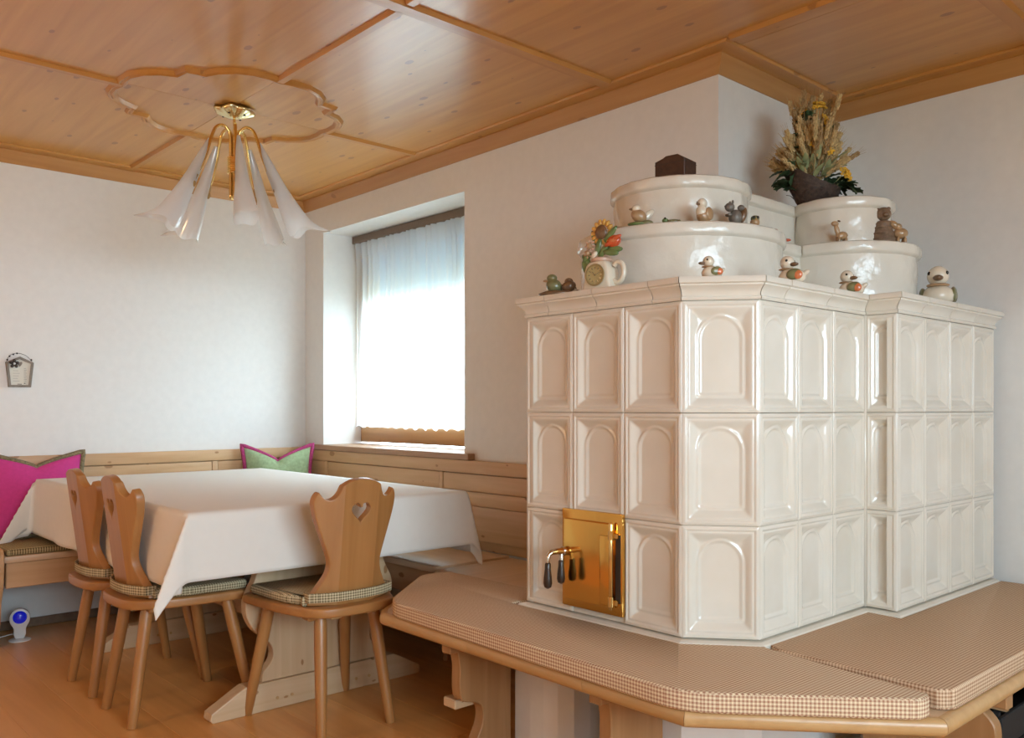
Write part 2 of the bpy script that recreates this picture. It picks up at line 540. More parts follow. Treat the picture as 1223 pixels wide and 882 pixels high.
for i in range(n):
    A, B = rings[i], rings[(i + 1) % n]
    for k in range(5): bm.faces.new((A[k], A[k + 1], B[k + 1], B[k]))
    bm.faces.new((A[5], A[0], B[0], B[5]))
obj('rosette_moulding', bm, m_ceil_x, ceil, smooth='auto')

# frame boards flat on the ceiling, then the sloped crown boards
FR = [((0, YS), (0, 0), 'Y'), ((0, 0), (RX, 0), 'X'), ((RX, 0), (RX, YA), 'Y'), ((RX, YA), (XR, YA), 'X'),
      ((XR, YA), (XR, YS), 'Y'), ((XR, YS), (0, YS), 'X')]
inn = lambda p, o: p  # noqa
corner = [((0, YS), (1, 1)), ((0, 0), (1, -1)), ((RX, 0), (1, -1)), ((RX, YA), (1, -1)), ((XR, YA), (-1, -1)), ((XR, YS), (-1, 1))]


def ring_pt(i, o, z):
    (x, y), (sx, sy) = corner[i % 6]
    return (x + sx * o, y + sy * o, z)


def mitred(name, i, prof, mat, parent=None):
    bm = BM()
    A = [bm.verts.new(ring_pt(i, o, z)) for o, z in prof]; B = [bm.verts.new(ring_pt(i + 1, o, z)) for o, z in prof]
    m = len(prof)
    for k in range(m): bm.faces.new((A[k], A[(k + 1) % m], B[(k + 1) % m], B[k]))
    bm.faces.new(A); bm.faces.new(B)
    return obj(name, bm, mat, parent)


for i in range(6):
    ax = 'YXYXYX'[i]
    mitred('frame_board', i, [(.03, ZC), (.108, ZC), (.108, ZC - .004), (.102, ZC - .010), (.052, ZC - .010), (.03, ZC - .012)], m_ceil_y if ax == 'Y' else m_ceil_x, ceil)
    struct(mitred('trim_%d' % (i + 1), i, [(0, ZK), (.006, ZK), (.044, ZC - .016), (.044, ZC - .011), (0, ZC - .011)], m_crown_y if ax == 'Y' else m_crown_x))

# baseboards
struct(boxm('baseboard_left', m_base, None, 0, .018, YS, 0, 0, .045, .004))
struct(boxm('baseboard_back', m_base, None, .02, RX - .2, -.018, 0, 0, .045, .004))
struct(boxm('baseboard_alcove', m_base, None, 3.80, XR, YA - .018, YA, 0, .045, .004))

# ------------------------------------------------------------------ window in the back wall
x0, x1, z0, z1 = W1
win = struct(obj('window_1', box(box(box(box(BM(), x0, x0 + .07, .27, .33, z0 + .02, z1), x1 - .07, x1, .27, .33, z0 + .02, z1), x0 + .07, x1 - .07, .27, .33, z1 - .07, z1), x0 + .07, x1 - .07, .27, .33, z0 + .02, z0 + .12), m_frame))
boxm('sash_rail', m_frame, win, x0 + .03, x1 - .03, .255, .27, z0 + .025, z0 + .115, .006, 2)
boxm('sash_stile', m_frame, win, x0 + .004, x0 + .06, .255, .27, z0 + .115, z1 - .04, .006, 2)
boxm('sash_stile', m_frame, win, x1 - .06, x1 - .004, .255, .27, z0 + .115, z1 - .04, .006, 2)
boxm('pane', m_glass, win, x0 + .07, x1 - .07, .297, .303, z0 + .12, z1 - .07)
sl = BM()
box(sl, .10, 1.675, -.045, 0, .862, .893, .003)
box(sl, x0 + .0005, x1 - .0005, 0, .27, .868, .893)
obj('window_sill', sl, m_sill, win)

# curtain rail and sheer curtain
tag(boxm('curtain_rail', m_rail, None, x0 + .003, x1 - .003, .20, .262, 2.145, 2.190, .004), 'dark brown wooden rail across the top of the window niche', 'curtain rail')
bm = BM(); nx, nz = 300, 16; cx0, cx1 = x0 + .022, x1 - .004
grid = []
for i in range(nx + 1):
    u = i / nx; x = cx0 + (cx1 - cx0) * u; col = []
    ph = u * 2 * PI * 23 + 1.2 * math.sin(u * 17) + .8 * math.sin(u * 41 + 1)
    hem = .012 * abs(math.sin(u * PI * 13)) + .006 * math.sin(u * 90)
    for k in range(nz + 1):
        v = k / nz
        zt = 2.143; zb = .992 + hem
        if u < .10: zb = zb + (u * 0)
        z = zt + (zb - zt) * (v ** .9)
        amp = .014 * (1 - v) ** .7 + .006
        shift = -.018 * max(0, 1 - u / .05) * math.sin(min(1, v * 1.2) * PI) if u < .05 else 0
        yy = .222 + amp * (math.sin(ph) + .25 * math.sin(2.3 * ph + v)) * (1 - .55 * v) + .004 * math.sin(5 * v + 9 * u)
        zz = z + (.006 * math.sin(ph + 1.2) if k == 0 else 0)
        col.append(bm.verts.new((x + shift, yy, zz)))
    grid.append(col)
for i in range(nx):
    for k in range(nz): bm.faces.new((grid[i][k], grid[i + 1][k], grid[i + 1][k + 1], grid[i][k + 1]))
cur = tag(obj('sheer_curtain', bm, m_sheer, None, True), 'white sheer gathered curtain hanging in the window niche', 'curtain')
bm = BM()
# heading tape sewn along the top of the curtain
A = []; B = []
for i in range(nx + 1):
    u = i / nx; x = cx0 + (cx1 - cx0) * u
    ph = u * 2 * PI * 23 + 1.2 * math.sin(u * 17) + .8 * math.sin(u * 41 + 1)
    yy = .2205 + .020 * (math.sin(ph) + .25 * math.sin(2.3 * ph))
    A.append(bm.verts.new((x, yy - .003, 2.1425 + .006 * math.sin(ph + 1.2)))); B.append(bm.verts.new((x, .2205 + (yy - .2205) * .8 - .003, 2.055)))
for i in range(nx): bm.faces.new((A[i], A[i + 1], B[i + 1], B[i]))
obj('heading_tape', bm, m_sheer, cur, True)
# awning lowered outside the window
aw = thing('roller_blind', 'pale aqua roller blind outside, showing through the upper curtain', 'blind', (0, 0, 0))
bm = BM(); ay = [(.465, 2.32), (.468, 2.12), (.467, 1.95), (.470, 1.79)]
A = [bm.verts.new((-.1, a, b)) for a, b in ay]; B = [bm.verts.new((1.95, a, b)) for a, b in ay]
for k in range(3): bm.faces.new((A[k], A[k + 1], B[k + 1], B[k]))
ob = obj('blind_cloth', bm, m_awning, aw)
so = ob.modifiers.new('thick', 'SOLIDIFY'); so.thickness = .004
obj('blind_box', box(BM(), -.12, 1.97, .43, .50, 2.30, 2.38, .01), m_white, aw)

# windows behind the camera
def far_window(name, axis, pos, a0, a1, b0, b1, outd):
    fr = BM(); p0, p1 = sorted((pos, pos + outd * .06))

    def bx(bm, u0, u1, v0, v1, q0=p0, q1=p1):
        if axis == 'X': box(bm, q0, q1, u0, u1, v0, v1)
        else: box(bm, u0, u1, q0, q1, v0, v1)
        return bm
    mid = (a0 + a1) / 2
    for u0, u1, v0, v1 in ((a0, a0 + .07, b0, b1), (a1 - .07, a1, b0, b1), (a0 + .07, a1 - .07, b0, b0 + .08), (a0 + .07, a1 - .07, b1 - .07, b1), (mid - .05, mid + .05, b0 + .08, b1 - .07)):
        bx(fr, u0, u1, v0, v1)
    wn = struct(obj(name, fr, m_frame))
    c = (p0 + p1) / 2
    for u0, u1 in ((a0 + .07, mid - .05), (mid + .05, a1 - .07)):
        obj('pane', bx(BM(), u0, u1, b0 + .08, b1 - .07, c - .003, c + .003), m_glass, wn)
    return wn


far_window('window_2', 'X', XR + .22, W2[0], W2[1], W2[2], W2[3], 1)

# ground outside
m_grass = plain('meadow', (.22, .22, .17), .9, noise=.3, nscale=.5)
gr = obj('ground', box(BM(), -40, 45, -42, 42, -3.4, -3.2), m_grass)
struct(gr)

# ================================================================== TILED STOVE
ZF, ZT0, TH_, ZB, ZT = .4768, .4855, .3083, 1.4104, 1.4725
SP = [(2.867, -.012), (2.867, -.773), (3.489, -.773), (3.649, -.6395), (3.649, -.0325), (3.751, -.0325), (3.751, .785)]
stove = thing('tiled_stove', 'large white glazed tiled stove with arched tiles and stepped round top', 'stove', (3.2, -.3, 0))
SO = Vector((3.2, -.3, 0))


def S_(p): return (p[0] - SO.x, p[1] - SO.y)


def offset_path(path, o, closed=False):
    """offset to the outside (right of travel) with mitres"""
    out = []; n = len(path)
    for i in range(n):
        p = Vector(path[i])
        ds = []
        if i > 0 or closed: ds.append((p - Vector(path[i - 1])).normalized())
        if i < n - 1 or closed: ds.append((Vector(path[(i + 1) % n]) - p).normalized())
        ns = [Vector((d.y, -d.x)) for d in ds]
        if len(ns) == 1: m = ns[0]
        else:
            m = (ns[0] + ns[1]); m = m / max(.2, m.dot(ns[0]))
        out.append(p + m * o)
    return out


# core behind the tiles, and the plinth
core = [S_(p) for p in offset_path(SP, -.034)]
core = core + [S_((3.14, .785)), S_((3.14, -.012))]
obj('stove_core', prism(BM(), core, .43, ZT - .02), m_grout, stove)
pl = offset_path(SP, .0205); pl2 = offset_path(SP, -.03)
bm = BM()
prof = [(.0205, .43), (.0205, ZF - .004), (.017, ZF), (.003, ZF + .004), (-.03, ZT0 - .001), (-.03, .43)]
rows = [[S_(p) for p in offset_path(SP, o)] for o, z in prof]
vv = [[bm.verts.new((p[0], p[1], prof[k][1])) for p in rows[k]] for k in range(len(prof))]
for k in range(len(prof)):
    A, B = vv[k], vv[(k + 1) % len(prof)]
    for i in range(len(A) - 1): bm.faces.new((A[i], A[i + 1], B[i + 1], B[i]))
for e in (0, -1): bm.faces.new([vv[k][e] for k in range(len(prof))])
obj('plinth', bm, m_glaze, stove)


def sstep(a, b, x):
    t = min(1, max(0, (x - a) / (b - a))); return t * t * (3 - 2 * t)


def tile_mesh(w, h, arch=True, name='tile'):
    """glazed stove tile: raised rim, dished field, arched ridge; front towards -y, x centred, z from 0"""
    def sd_arch(x, z):
        hw = w * .285 if w > .15 else w * .20
        zb = .048; zt = h - .042
        zc = zt - hw
        if z <= zc:
            dx = abs(x) - hw; dz = zb - z
            return max(dx, dz) if (dx < 0 or dz < 0) else math.hypot(dx, dz)
        d = math.hypot(x, z - zc) - hw
        return d

    def hgt(x, z):
        d = min(w / 2 - abs(x), z, h - z)
        y = .0
        if d < .003: return -.0014 * (1 - (d / .003)) ** 2
        rim = .0018 * math.exp(-((d - .0085) / .003) ** 2)
        g = -.0022 * math.exp(-((d - .0150) / .0022) ** 2)
        dep = .018 * sstep(.014, .050 if w > .15 else .035, d)
        a = sd_arch(x, z)
        ridge = .0036 * math.exp(-(a / .0036) ** 2) - .0018 * math.exp(-((a - .008) / .003) ** 2)
        inner = -.0015 * sstep(0, -.006, a)
        return rim + g - dep + ridge + inner
    def axis(L, n):
        out = [0, .003, .006, .0085, .011, .0145, .0165, .0185, .021]
        return out
    e = [0, .002, .004, .0065, .0085, .0105, .013, .015, .0165, .018, .021]
    def coords(L, n):
        mid = [.021 + (L - .042) * i / n for i in range(1, n)]
        return e + mid + [L - q for q in reversed(e)]
    xs = [q - w / 2 for q in coords(w, 40 if w > .15 else 22)]; zs = coords(h, 66)
    bm = BM()
    G = [[bm.verts.new((x, -hgt(x, z), z)) for z in zs] for x in xs]
    for i in range(len(xs) - 1):
        for j in range(len(zs) - 1): bm.faces.new((G[i][j], G[i + 1][j], G[i + 1][j + 1], G[i][j + 1]))
    per = [G[i][0] for i in range(len(xs))] + [G[-1][j] for j in range(1, len(zs))] + [G[i][-1] for i in range(len(xs) - 2, -1, -1)] + [G[0][j] for j in range(len(zs) - 2, 0, -1)]
    bk = [bm.verts.new((v.co.x, .032, v.co.z)) for v in per]
    for i in range(len(per)): bm.faces.new((per[i], per[(i + 1) % len(per)], bk[(i + 1) % len(per)], bk[i]))
    me = bpy.data.meshes.new(name)
    bmesh.ops.recalc_face_normals(bm, faces=bm.faces[:])
    bm.to_mesh(me); bm.free()
    for p in me.polygons: p.use_smooth = True
    me.set_sharp_from_angle(angle=math.radians(60))
    me.materials.append(m_glaze)
    return me


def tile_face(p0, p1, cols, skip=()):
    p0, p1 = Vector(p0), Vector(p1); d = p1 - p0; L = d.length; wt = L / cols
    me = tile_mesh(wt - .0013, TH_ - .0014)
    rz = math.atan2(d.y, d.x)
    for c in range(cols):
        for r_ in range(3):
            if (c, r_) in skip: continue
            q = p0 + d * ((c + .5) / cols)
            o = place('tile', me, stove, (q.x - SO.x, q.y - SO.y, ZT0 + r_ * TH_ + .0007), (random.uniform(-.003, .003), 0, rz + random.uniform(-.004, .004)))


tile_face(SP[0], SP[1], 4)
tile_face(SP[1], SP[2], 3, skip={(1, 0)})
tile_face(SP[2], SP[3], 1)
tile_face(SP[3], SP[4], 3)
tile_face(SP[4], SP[5], 1)
tile_face(SP[5], SP[6], 4)
# narrow strips left of and right of the door plate, and the sill strip below it
boxm('door_infill', m_glaze, stove, *(S_((3.076, 0))[0], S_((3.282, 0))[0]), -.773 + .3 + .006, -.773 + .3 + .03, ZT0, ZT0 + TH_)

for cx_, cy_ in (SP[4],):
    bm = BM(); tube(bm, [(cx_ - SO.x + .001, cy_ - SO.y - .001, ZT0), (cx_ - SO.x + .001, cy_ - SO.y - .001, ZB)], .0045, 8)
    obj('corner_bead', bm, m_glaze, stove, True)
# cornice, piece by piece
CP = [(-.004, ZB), (.004, ZB), (.007, ZB + .004), (.007, ZB + .008), (.003, ZB + .012), (.004, ZB + .020), (.010, ZB + .030), (.018, ZB + .037),
      (.0205, ZB + .039), (.0205, ZB + .043), (.0274, ZB + .046), (.0274, ZT - .003), (.0255, ZT), (-.004, ZT)]
nodes = []
brk = {1: [(2.974, -.773), (3.178, -.773), (3.391, -.773)], 3: [(3.649, -.52), (3.649, -.28)], 5: [(3.751, .142), (3.751, .365), (3.751, .58)], 0: [(2.867, -.25), (2.867, -.5)]}
for i, p in enumerate(SP):
    nodes.append((p, i))
    for b in brk.get(i, []): nodes.append((b, None))
full = [n[0] for n in nodes]
full = full + [(3.14, .785)]
offs = [offset_path(full, o) for o, z in CP]
for i in range(len(full) - 1):
    bm = BM(); rr = []
    a, b = Vector(full[i]), Vector(full[i + 1]); d = (b - a).normalized() * .0014
    for k, (o, z) in enumerate(CP):
        pa, pb = offs[k][i] + d, offs[k][i + 1] - d
        rr.append((bm.verts.new((pa.x - SO.x, pa.y - SO.y, z)), bm.verts.new((pb.x - SO.x, pb.y - SO.y, z))))
    m = len(rr)
    for k in range(m): bm.faces.new((rr[k][0], rr[(k + 1) % m][0], rr[(k + 1) % m][1], rr[k][1]))
    bm.faces.new([q[0] for q in rr]); bm.faces.new([q[1] for q in rr])
    o = obj('cornice_tile', bm, m_glaze, stove, smooth='auto')
# top slab that closes the stove
ts = [S_(p) for p in offset_path(SP, -.003)] + [S_((3.14, .785)), S_((3.14, -.012))]
obj('top_slab', prism(BM(), ts, ZT - .03, ZT - .001), m_tier, stove)

# stepped round tiers
ZL, ZU = 1.68, 1.85


def tier(name, c1, r1, c2, r2, xs, z0, z1, lip):
    a1 = math.degrees(math.acos((xs - c1[0]) / r1))
    a2 = -math.degrees(math.acos(max(-1, min(1, (xs - c2[0]) / r2))))
    left = c1[0] - r1
    pts = [(left, -.012)] + [(left, c1[1] + t) for t in (.1,)] + arc(c1[0], c1[1], r1, 180, 360 + a1, 60)
    yb, ye = pts[-1][1], arc(c2[0], c2[1], r2, a2, 90, 2)[0][1]
    pts += [(xs, yb + (ye - yb) * t) for t in (.33, .66)]
    pts += arc(c2[0], c2[1], r2, a2, 90, 40)
    pts += [(3.095, c2[1] + r2), (3.095, -.012)]
    n = len(pts)
    P2 = [Vector(p) for p in pts]
    nr = []
    for i in range(n):
        t = (P2[(i + 1) % n] - P2[i - 1]).normalized(); nr.append(Vector((t.y, -t.x)))
    prof = [(0, z0)] + [(.0015 * math.sin(k * 1.7), z0 + (z1 - lip - .004 - z0) * k / 6) for k in range(1, 6)] + [(0, z1 - lip - .004), (.004, z1 - lip - .001), (.010, z1 - lip + .003), (.012, z1 - lip + .008), (.012, z1 - .012), (.010, z1 - .005), (.004, z1 - .001), (-.006, z1)]
    bm = BM(); rings = []
    for o, z in prof:
        ring = []
        for i, p in enumerate(P2):
            wall = (p.y > -.02 and p.x < 3.1) or p.x < 3.096 and p.y > -.02
            j = 0 if wall else .0016 * math.sin(i * 1.3 + z * 55) + .001 * math.sin(i * 2.9 + z * 130)
            q = p + nr[i] * ((o if not wall else 0) + j)
            ring.append(bm.verts.new((q.x - SO.x, q.y - SO.y, z)))
        rings.append(ring)
    for A, B in zip(rings, rings[1:]):
        for i in range(n): bm.faces.new((A[i], A[(i + 1) % n], B[(i + 1) % n], B[i]))
    bm.faces.new(rings[0]); bm.faces.new(rings[-1])
    return obj(name, bm, m_tier, stove, smooth='auto')


C1, C2 = (3.14, -.316), (3.404, .296)
tier('lower_tier', C1, .333, C2, .251, 3.38, ZT - .001, ZL, .040)
tier('upper_tier', C1, .222, C2, .167, 3.29, ZL - .001, ZU, .038)

# plastered base under the bench, with an open wood niche
bp = [S_(p) for p in ((2.825, -.012), (2.825, -.785), (2.90, -.788), (2.96, -.786), (3.01, -.772), (3.045, -.735), (3.055, -.67), (3.055, -.50), (3.365, -.50), (3.365, -.74), (3.39, -.752), (3.47, -.75), (3.60, -.64), (3.63, -.6), (3.63, -.02), (3.73, -.02), (3.73, .785), (3.14, .785), (3.14, -.012))]
obj('stove_base', prism(BM(), bp, 0, .385), m_wall, stove)
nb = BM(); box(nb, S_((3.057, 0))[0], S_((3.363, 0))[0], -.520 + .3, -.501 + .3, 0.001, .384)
obj('niche_shade_sheet', nb, m_niche_shade, stove)  # black sheet across the recess, its shade painted as colour

# firebox door
door = obj('firebox_door', box(BM(), -.1225, .1225, -.012, .004, 0, .301, .006, 2), m_gold, stove, smooth='auto', loc=(3.1655 - SO.x, -.775 - SO.y, .505))
obj('door_leaf', box(BM(), -.108, .082, -.0215, -.0121, .022, .272, .005, 3), m_gold, door, smooth='auto')
obj('leaf_strip', box(BM(), .045, .084, -.0255, -.0216, .030, .235, .003, 2), m_gold, door, smooth='auto')
obj('hinge_gap', box(BM(), .098, .116, -.0135, -.0121, .04, .24), m_dark, door)
obj('hinge_pin', lathe(BM(), [(.004, .02), (.0065, .024), (.0065, .27), (.004, .276)], 12, (.091, -.026, 0)), m_brass, door, smooth='auto')
for z in (.030, .225):
    obj('hinge_knuckle', lathe(BM(), [(.009, z), (.009, z + .028)], 14, (.091, -.026, 0)), m_brass, door, smooth='auto')
    obj('hinge_arm', box(BM(), .091, .112, -.024, -.012, z + .004, z + .020, .002), m_brass, door)
hb = BM()
tube(hb, [(-.100, -.020, .168), (-.100, -.035, .170), (-.100, -.055, .172), (-.1, -.078, .172), (-.101, -.090, .166), (-.102, -.094, .150), (-.102, -.094, .138)], [.012, .011, .010, .009, .007, .006, .006], 10)
ell(hb, (-.1, -.030, .17), (.015, .010, .015))
obj('handle_arm', hb, m_nickel, door, smooth='auto')
gp = [(.0065, 0), (.009, -.004), (.0095, -.02), (.0125, -.045), (.0135, -.062), (.011, -.074), (.004, -.079)]
obj('handle_grip', lathe(BM(), gp, 14, (-.102, -.094, .142)), m_grip, door, smooth='auto')
hb2 = BM(); tube(hb2, [(-.098, -.040, .168), (-.096, -.042, .15), (-.095, -.042, .14)], .006, 8)
obj('latch_arm', hb2, m_nickel, door, smooth='auto')
obj('latch_grip', lathe(BM(), [(r_ * .95, z * .92) for r_, z in gp], 14, (-.095, -.044, .145)), m_grip, door, smooth='auto')

# ================================================================== BENCH ROUND THE STOVE
sb = thing('stove_bench', 'pine bench running round the foot of the white tiled stove', 'bench', (3.6, -.9, 0))
BO = (3.6, -.9)


def B_(p): return (p[0] - BO[0], p[1] - BO[1])


ZP0, ZP1 = .385, .425
plank_out = [(1.970, -.03), (1.970, -.462), (2.19, -.70), (2.44, -1.03), (2.50, -1.085), (3.735, -1.100), (4.165, -.720), (4.165, .815), (3.775, .815), (3.775, -.055), (3.674, -.055), (3.674, -.65), (3.50, -.798), (2.842, -.798), (2.842, -.03)]
po = [B_(p) for p in plank_out]
# front edge: half round nosing built as pieces, behind it the seat boards
obj('seat_plank', prism(BM(), [B_(p) for p in ((1.970, -.03), (1.970, -.462), (2.19, -.70), (2.44, -1.03), (2.49, -1.067), (2.842, -1.072), (2.842, -.03))], ZP0, ZP1, 'Z', .003, 1), m_seat_y, sb)
obj('seat_plank', prism(BM(), [B_(p) for p in ((2.8435, -1.072), (3.733, -1.082), (3.497, -.800), (2.8435, -.800))], ZP0, ZP1, 'Z', .003, 1), m_seat_x, sb)
obj('seat_plank', prism(BM(), [B_(p) for p in ((3.735, -1.082), (4.147, -.714), (3.676, -.652), (3.4985, -.800))], ZP0, ZP1, 'Z', .003, 1), m_seat_x, sb)
obj('seat_plank', prism(BM(), [B_(p) for p in ((4.147, -.712), (4.147, .815), (3.777, .815), (3.777, -.053), (3.676, -.053), (3.676, -.6505))], ZP0, ZP1, 'Z', .003, 1), m_seat_y, sb)
edge_path = [(2.19, -.70), (2.44, -1.03), (2.49, -1.0665), (2.95, -1.072), (3.42, -1.078), (3.734, -1.082), (4.147, -.713), (4.147, .1), (4.147, .815)]
ep = [(-.004, ZP0 + .001), (.012, ZP0 + .002), (.019, ZP0 + .008), (.0225, ZP0 + .016), (.0225, ZP1 - .014), (.019, ZP1 - .005), (.012, ZP1), (-.004, ZP1 + .0005)]
eo = [offset_path(edge_path, o) for o, z in ep]
for i in range(len(edge_path) - 1):
    bm = BM(); rr = []
    dd = (Vector(edge_path[i + 1]) - Vector(edge_path[i])).normalized() * .0006
    for k, (o, z) in enumerate(ep):
        a, b = eo[k][i] + dd, eo[k][i + 1] - dd
        rr.append((bm.verts.new((a.x - BO[0], a.y - BO[1], z)), bm.verts.new((b.x - BO[0], b.y - BO[1], z))))
    m = len(rr)
    for k in range(m): bm.faces.new((rr[k][0], rr[(k + 1) % m][0], rr[(k + 1) % m][1], rr[k][1]))
    bm.faces.new([q[0] for q in rr]); bm.faces.new([q[1] for q in rr])
    obj('edge_nosing', bm, m_edge, sb, smooth='auto')


def support_profile(depth, top=1.02):
    """curved bracket board: u from the stove (0) to the front, z up to the seat"""
    fr = smooth_path([(depth * .62, 0), (depth * .60, .05), (depth * .50, .10), (depth * .48, .145), (depth * .56, .175), (depth * .80, .195), (depth * .86, .23), (depth * .86, .30), (depth * (top - .14), .335)], 5)
    return [(0, 0)] + [(p[0], p[1]) for p in fr] + [(depth * (top - .12), .352), (depth * top, .352), (depth * top, .3835), (0, .3835)]


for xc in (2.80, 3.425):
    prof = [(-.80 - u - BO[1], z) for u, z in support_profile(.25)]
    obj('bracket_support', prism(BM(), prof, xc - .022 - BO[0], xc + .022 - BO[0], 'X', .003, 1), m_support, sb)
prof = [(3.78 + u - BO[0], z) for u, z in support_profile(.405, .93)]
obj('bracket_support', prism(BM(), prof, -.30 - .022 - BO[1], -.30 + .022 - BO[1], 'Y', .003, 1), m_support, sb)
# low stretcher behind the first bracket
obj('stretcher', box(BM(), 2.715 - BO[0], 2.7775 - BO[0], -1.0 - BO[1], -.78 - BO[1], .155, .185, .004), m_foot, sb)

# cushions on that bench
cu1 = [(2.225, -.655), (2.255, -.605), (2.822, -.588), (2.822, -.7945), (3.4975, -.7945), (3.6715, -.6495), (4.132, -.712), (4.132, -.765), (3.745, -1.118), (2.56, -1.085), (2.49, -1.045), (2.23, -.735)]
o = cushion('bench_cushion', round_poly(cu1, [.03, .05, .006, .006, .004, .004, .05, .05, .08, .06, .06, .05]), ZP1 + .0005, .4745, m_ging, None, .008, keep=SP)
o.location.z = 0
tag(o, 'long angled check seat cushion on the stove bench before the brass door', 'cushion', 'check cushions on the stove bench')
cu2 = [(3.705, -.640), (4.125, -.668), (4.150, -.640), (4.150, .80), (3.7725, .80), (3.7725, -.0545), (3.6705, -.0545), (3.6705, -.62)]
o = cushion('bench_cushion', round_poly(cu2, [.004, .01, .02, .03, .004, .004, .004, .004]), ZP1 + .0005, .4735, m_ging2, None, .006, keep=SP)
tag(o, 'brown check seat cushion on the stove bench beside the far white tiles', 'cushion', 'check cushions on the stove bench')
bm = BM(); per = round_poly([(p[0] + (-.002 if p[0] > 3.9 else .002), p[1]) for p in cu2], .01)
for z in (ZP1 + .0045,):
    pp = [(p[0], p[1], z) for p in round_poly(offset_path(list(reversed(cu2)), -.0004, True), .012)]
    tube(bm, pp, .003, 6, closed=True)
pi = obj('piping', bm, m_ging2, o, True); uv_box(pi.data)

# ================================================================== CORNER BENCHES
def bench_back(root, u0, u1, splits, to, zt, mat, thick_sign):
    """back panelling made of rails, stiles and fielded panels. to(u0,u1,d0,d1,z0,z1) -> box args (d = distance from the wall)"""
    def b(name, a0, a1, d0, d1, q0, q1, bev=.004):
        return boxm(name, mat, root, *to(a0, a1, d0, d1, q0, q1), bev, 2)
    b('back_board', u0, u1, .001, .008, .43, zt - .004, 0)
    b('top_rail', u0, u1, .0085, .034, zt - .062, zt)
    for a, c in zip(splits, splits[1:]):
        b('upper_board', a + .018, c - .018, .0085, .026, zt - .150, zt - .066, .006)
        b('back_panel', a + .018, c - .018, .0085, .022, zt - .220, zt - .153, .005)
        b('back_panel', a + .018, c - .018, .0085, .020, zt - .385, zt - .222, .005)
    for a in splits:
        b('stile', max(u0, a - .016), min(u1, a + .016), .0085, .028, zt - .40, zt - .064, .005)


bl = thing('corner_bench', 'spruce bench with panelled back along the bare left wall', 'bench', (.02, -.9, 0), 0, 'corner benches')
LO = (.02, -.9)
bench_back(bl, -1.79 - LO[1], -.002 - LO[1], [-1.79 - LO[1], -.60 - LO[1], -.03 - LO[1]], lambda a, c, d0, d1, q0, q1: (d0 - LO[0], d1 - LO[0], a, c, q0, q1), .873, m_bench_y, 1)
boxm('seat', m_seat_y, bl, .036 - LO[0], .455 - LO[0], -1.775 - LO[1], -.47 - LO[1], .405, .435, .006, 2)
boxm('apron', m_bench_y, bl, .42 - LO[0], .445 - LO[0], -1.765 - LO[1], -.475 - LO[1], .288, .4045, .003)
endp = [(.01 - LO[0], 0), (.33 - LO[0], 0), (.36 - LO[0], .05), (.40 - LO[0], .12), (.42 - LO[0], .22), (.46 - LO[0], .30), (.475 - LO[0], .40), (.475 - LO[0], .45), (.455 - LO[0], .472), (.03 - LO[0], .472), (.01 - LO[0], .472)]
obj('end_panel', prism(BM(), endp, -1.805 - LO[1], -1.777 - LO[1], 'Y', .004, 2), m_bench_y, bl)
boxm('rear_batten', m_bench_y, bl, .012 - LO[0], .036 - LO[0], -1.775 - LO[1], -.47 - LO[1], .36, .4045)

bb = thing('corner_bench', 'spruce bench with panelled back below the window, ending at the stove', 'bench', (1.2, -.02, 0), 0, 'corner benches')
RO = (1.2, -.02)
bench_back(bb, .036 - RO[0], 2.845 - RO[0], [.06 - RO[0], .30 - RO[0], 1.435 - RO[0], 2.82 - RO[0]], lambda a, c, d0, d1, q0, q1: (a, c, -d1 - RO[1], -d0 - RO[1], q0, q1), .860, m_bench_x, 1)
boxm('seat', m_seat_x, bb, .04 - RO[0], 1.968 - RO[0], -.462 - RO[1], -.036 - RO[1], .405, .435, .006, 2)
boxm('apron', m_bench_x, bb, .46 - RO[0], 1.96 - RO[0], -.445 - RO[1], -.42 - RO[1], .288, .4045, .003)
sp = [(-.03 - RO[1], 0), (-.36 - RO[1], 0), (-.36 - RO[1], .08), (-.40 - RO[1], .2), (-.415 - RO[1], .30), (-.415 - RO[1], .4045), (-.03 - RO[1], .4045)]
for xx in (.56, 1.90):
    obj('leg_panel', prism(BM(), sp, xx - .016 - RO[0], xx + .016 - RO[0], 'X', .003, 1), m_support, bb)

o = cushion('bench_cushion', round_poly([(.07, -1.765), (.450, -1.765), (.450, -.56), (.07, -.56)], .02), .4355, .468, m_stripe, None, .012)
tag(o, 'flat olive striped seat cushion on the bench by the left wall', 'cushion')


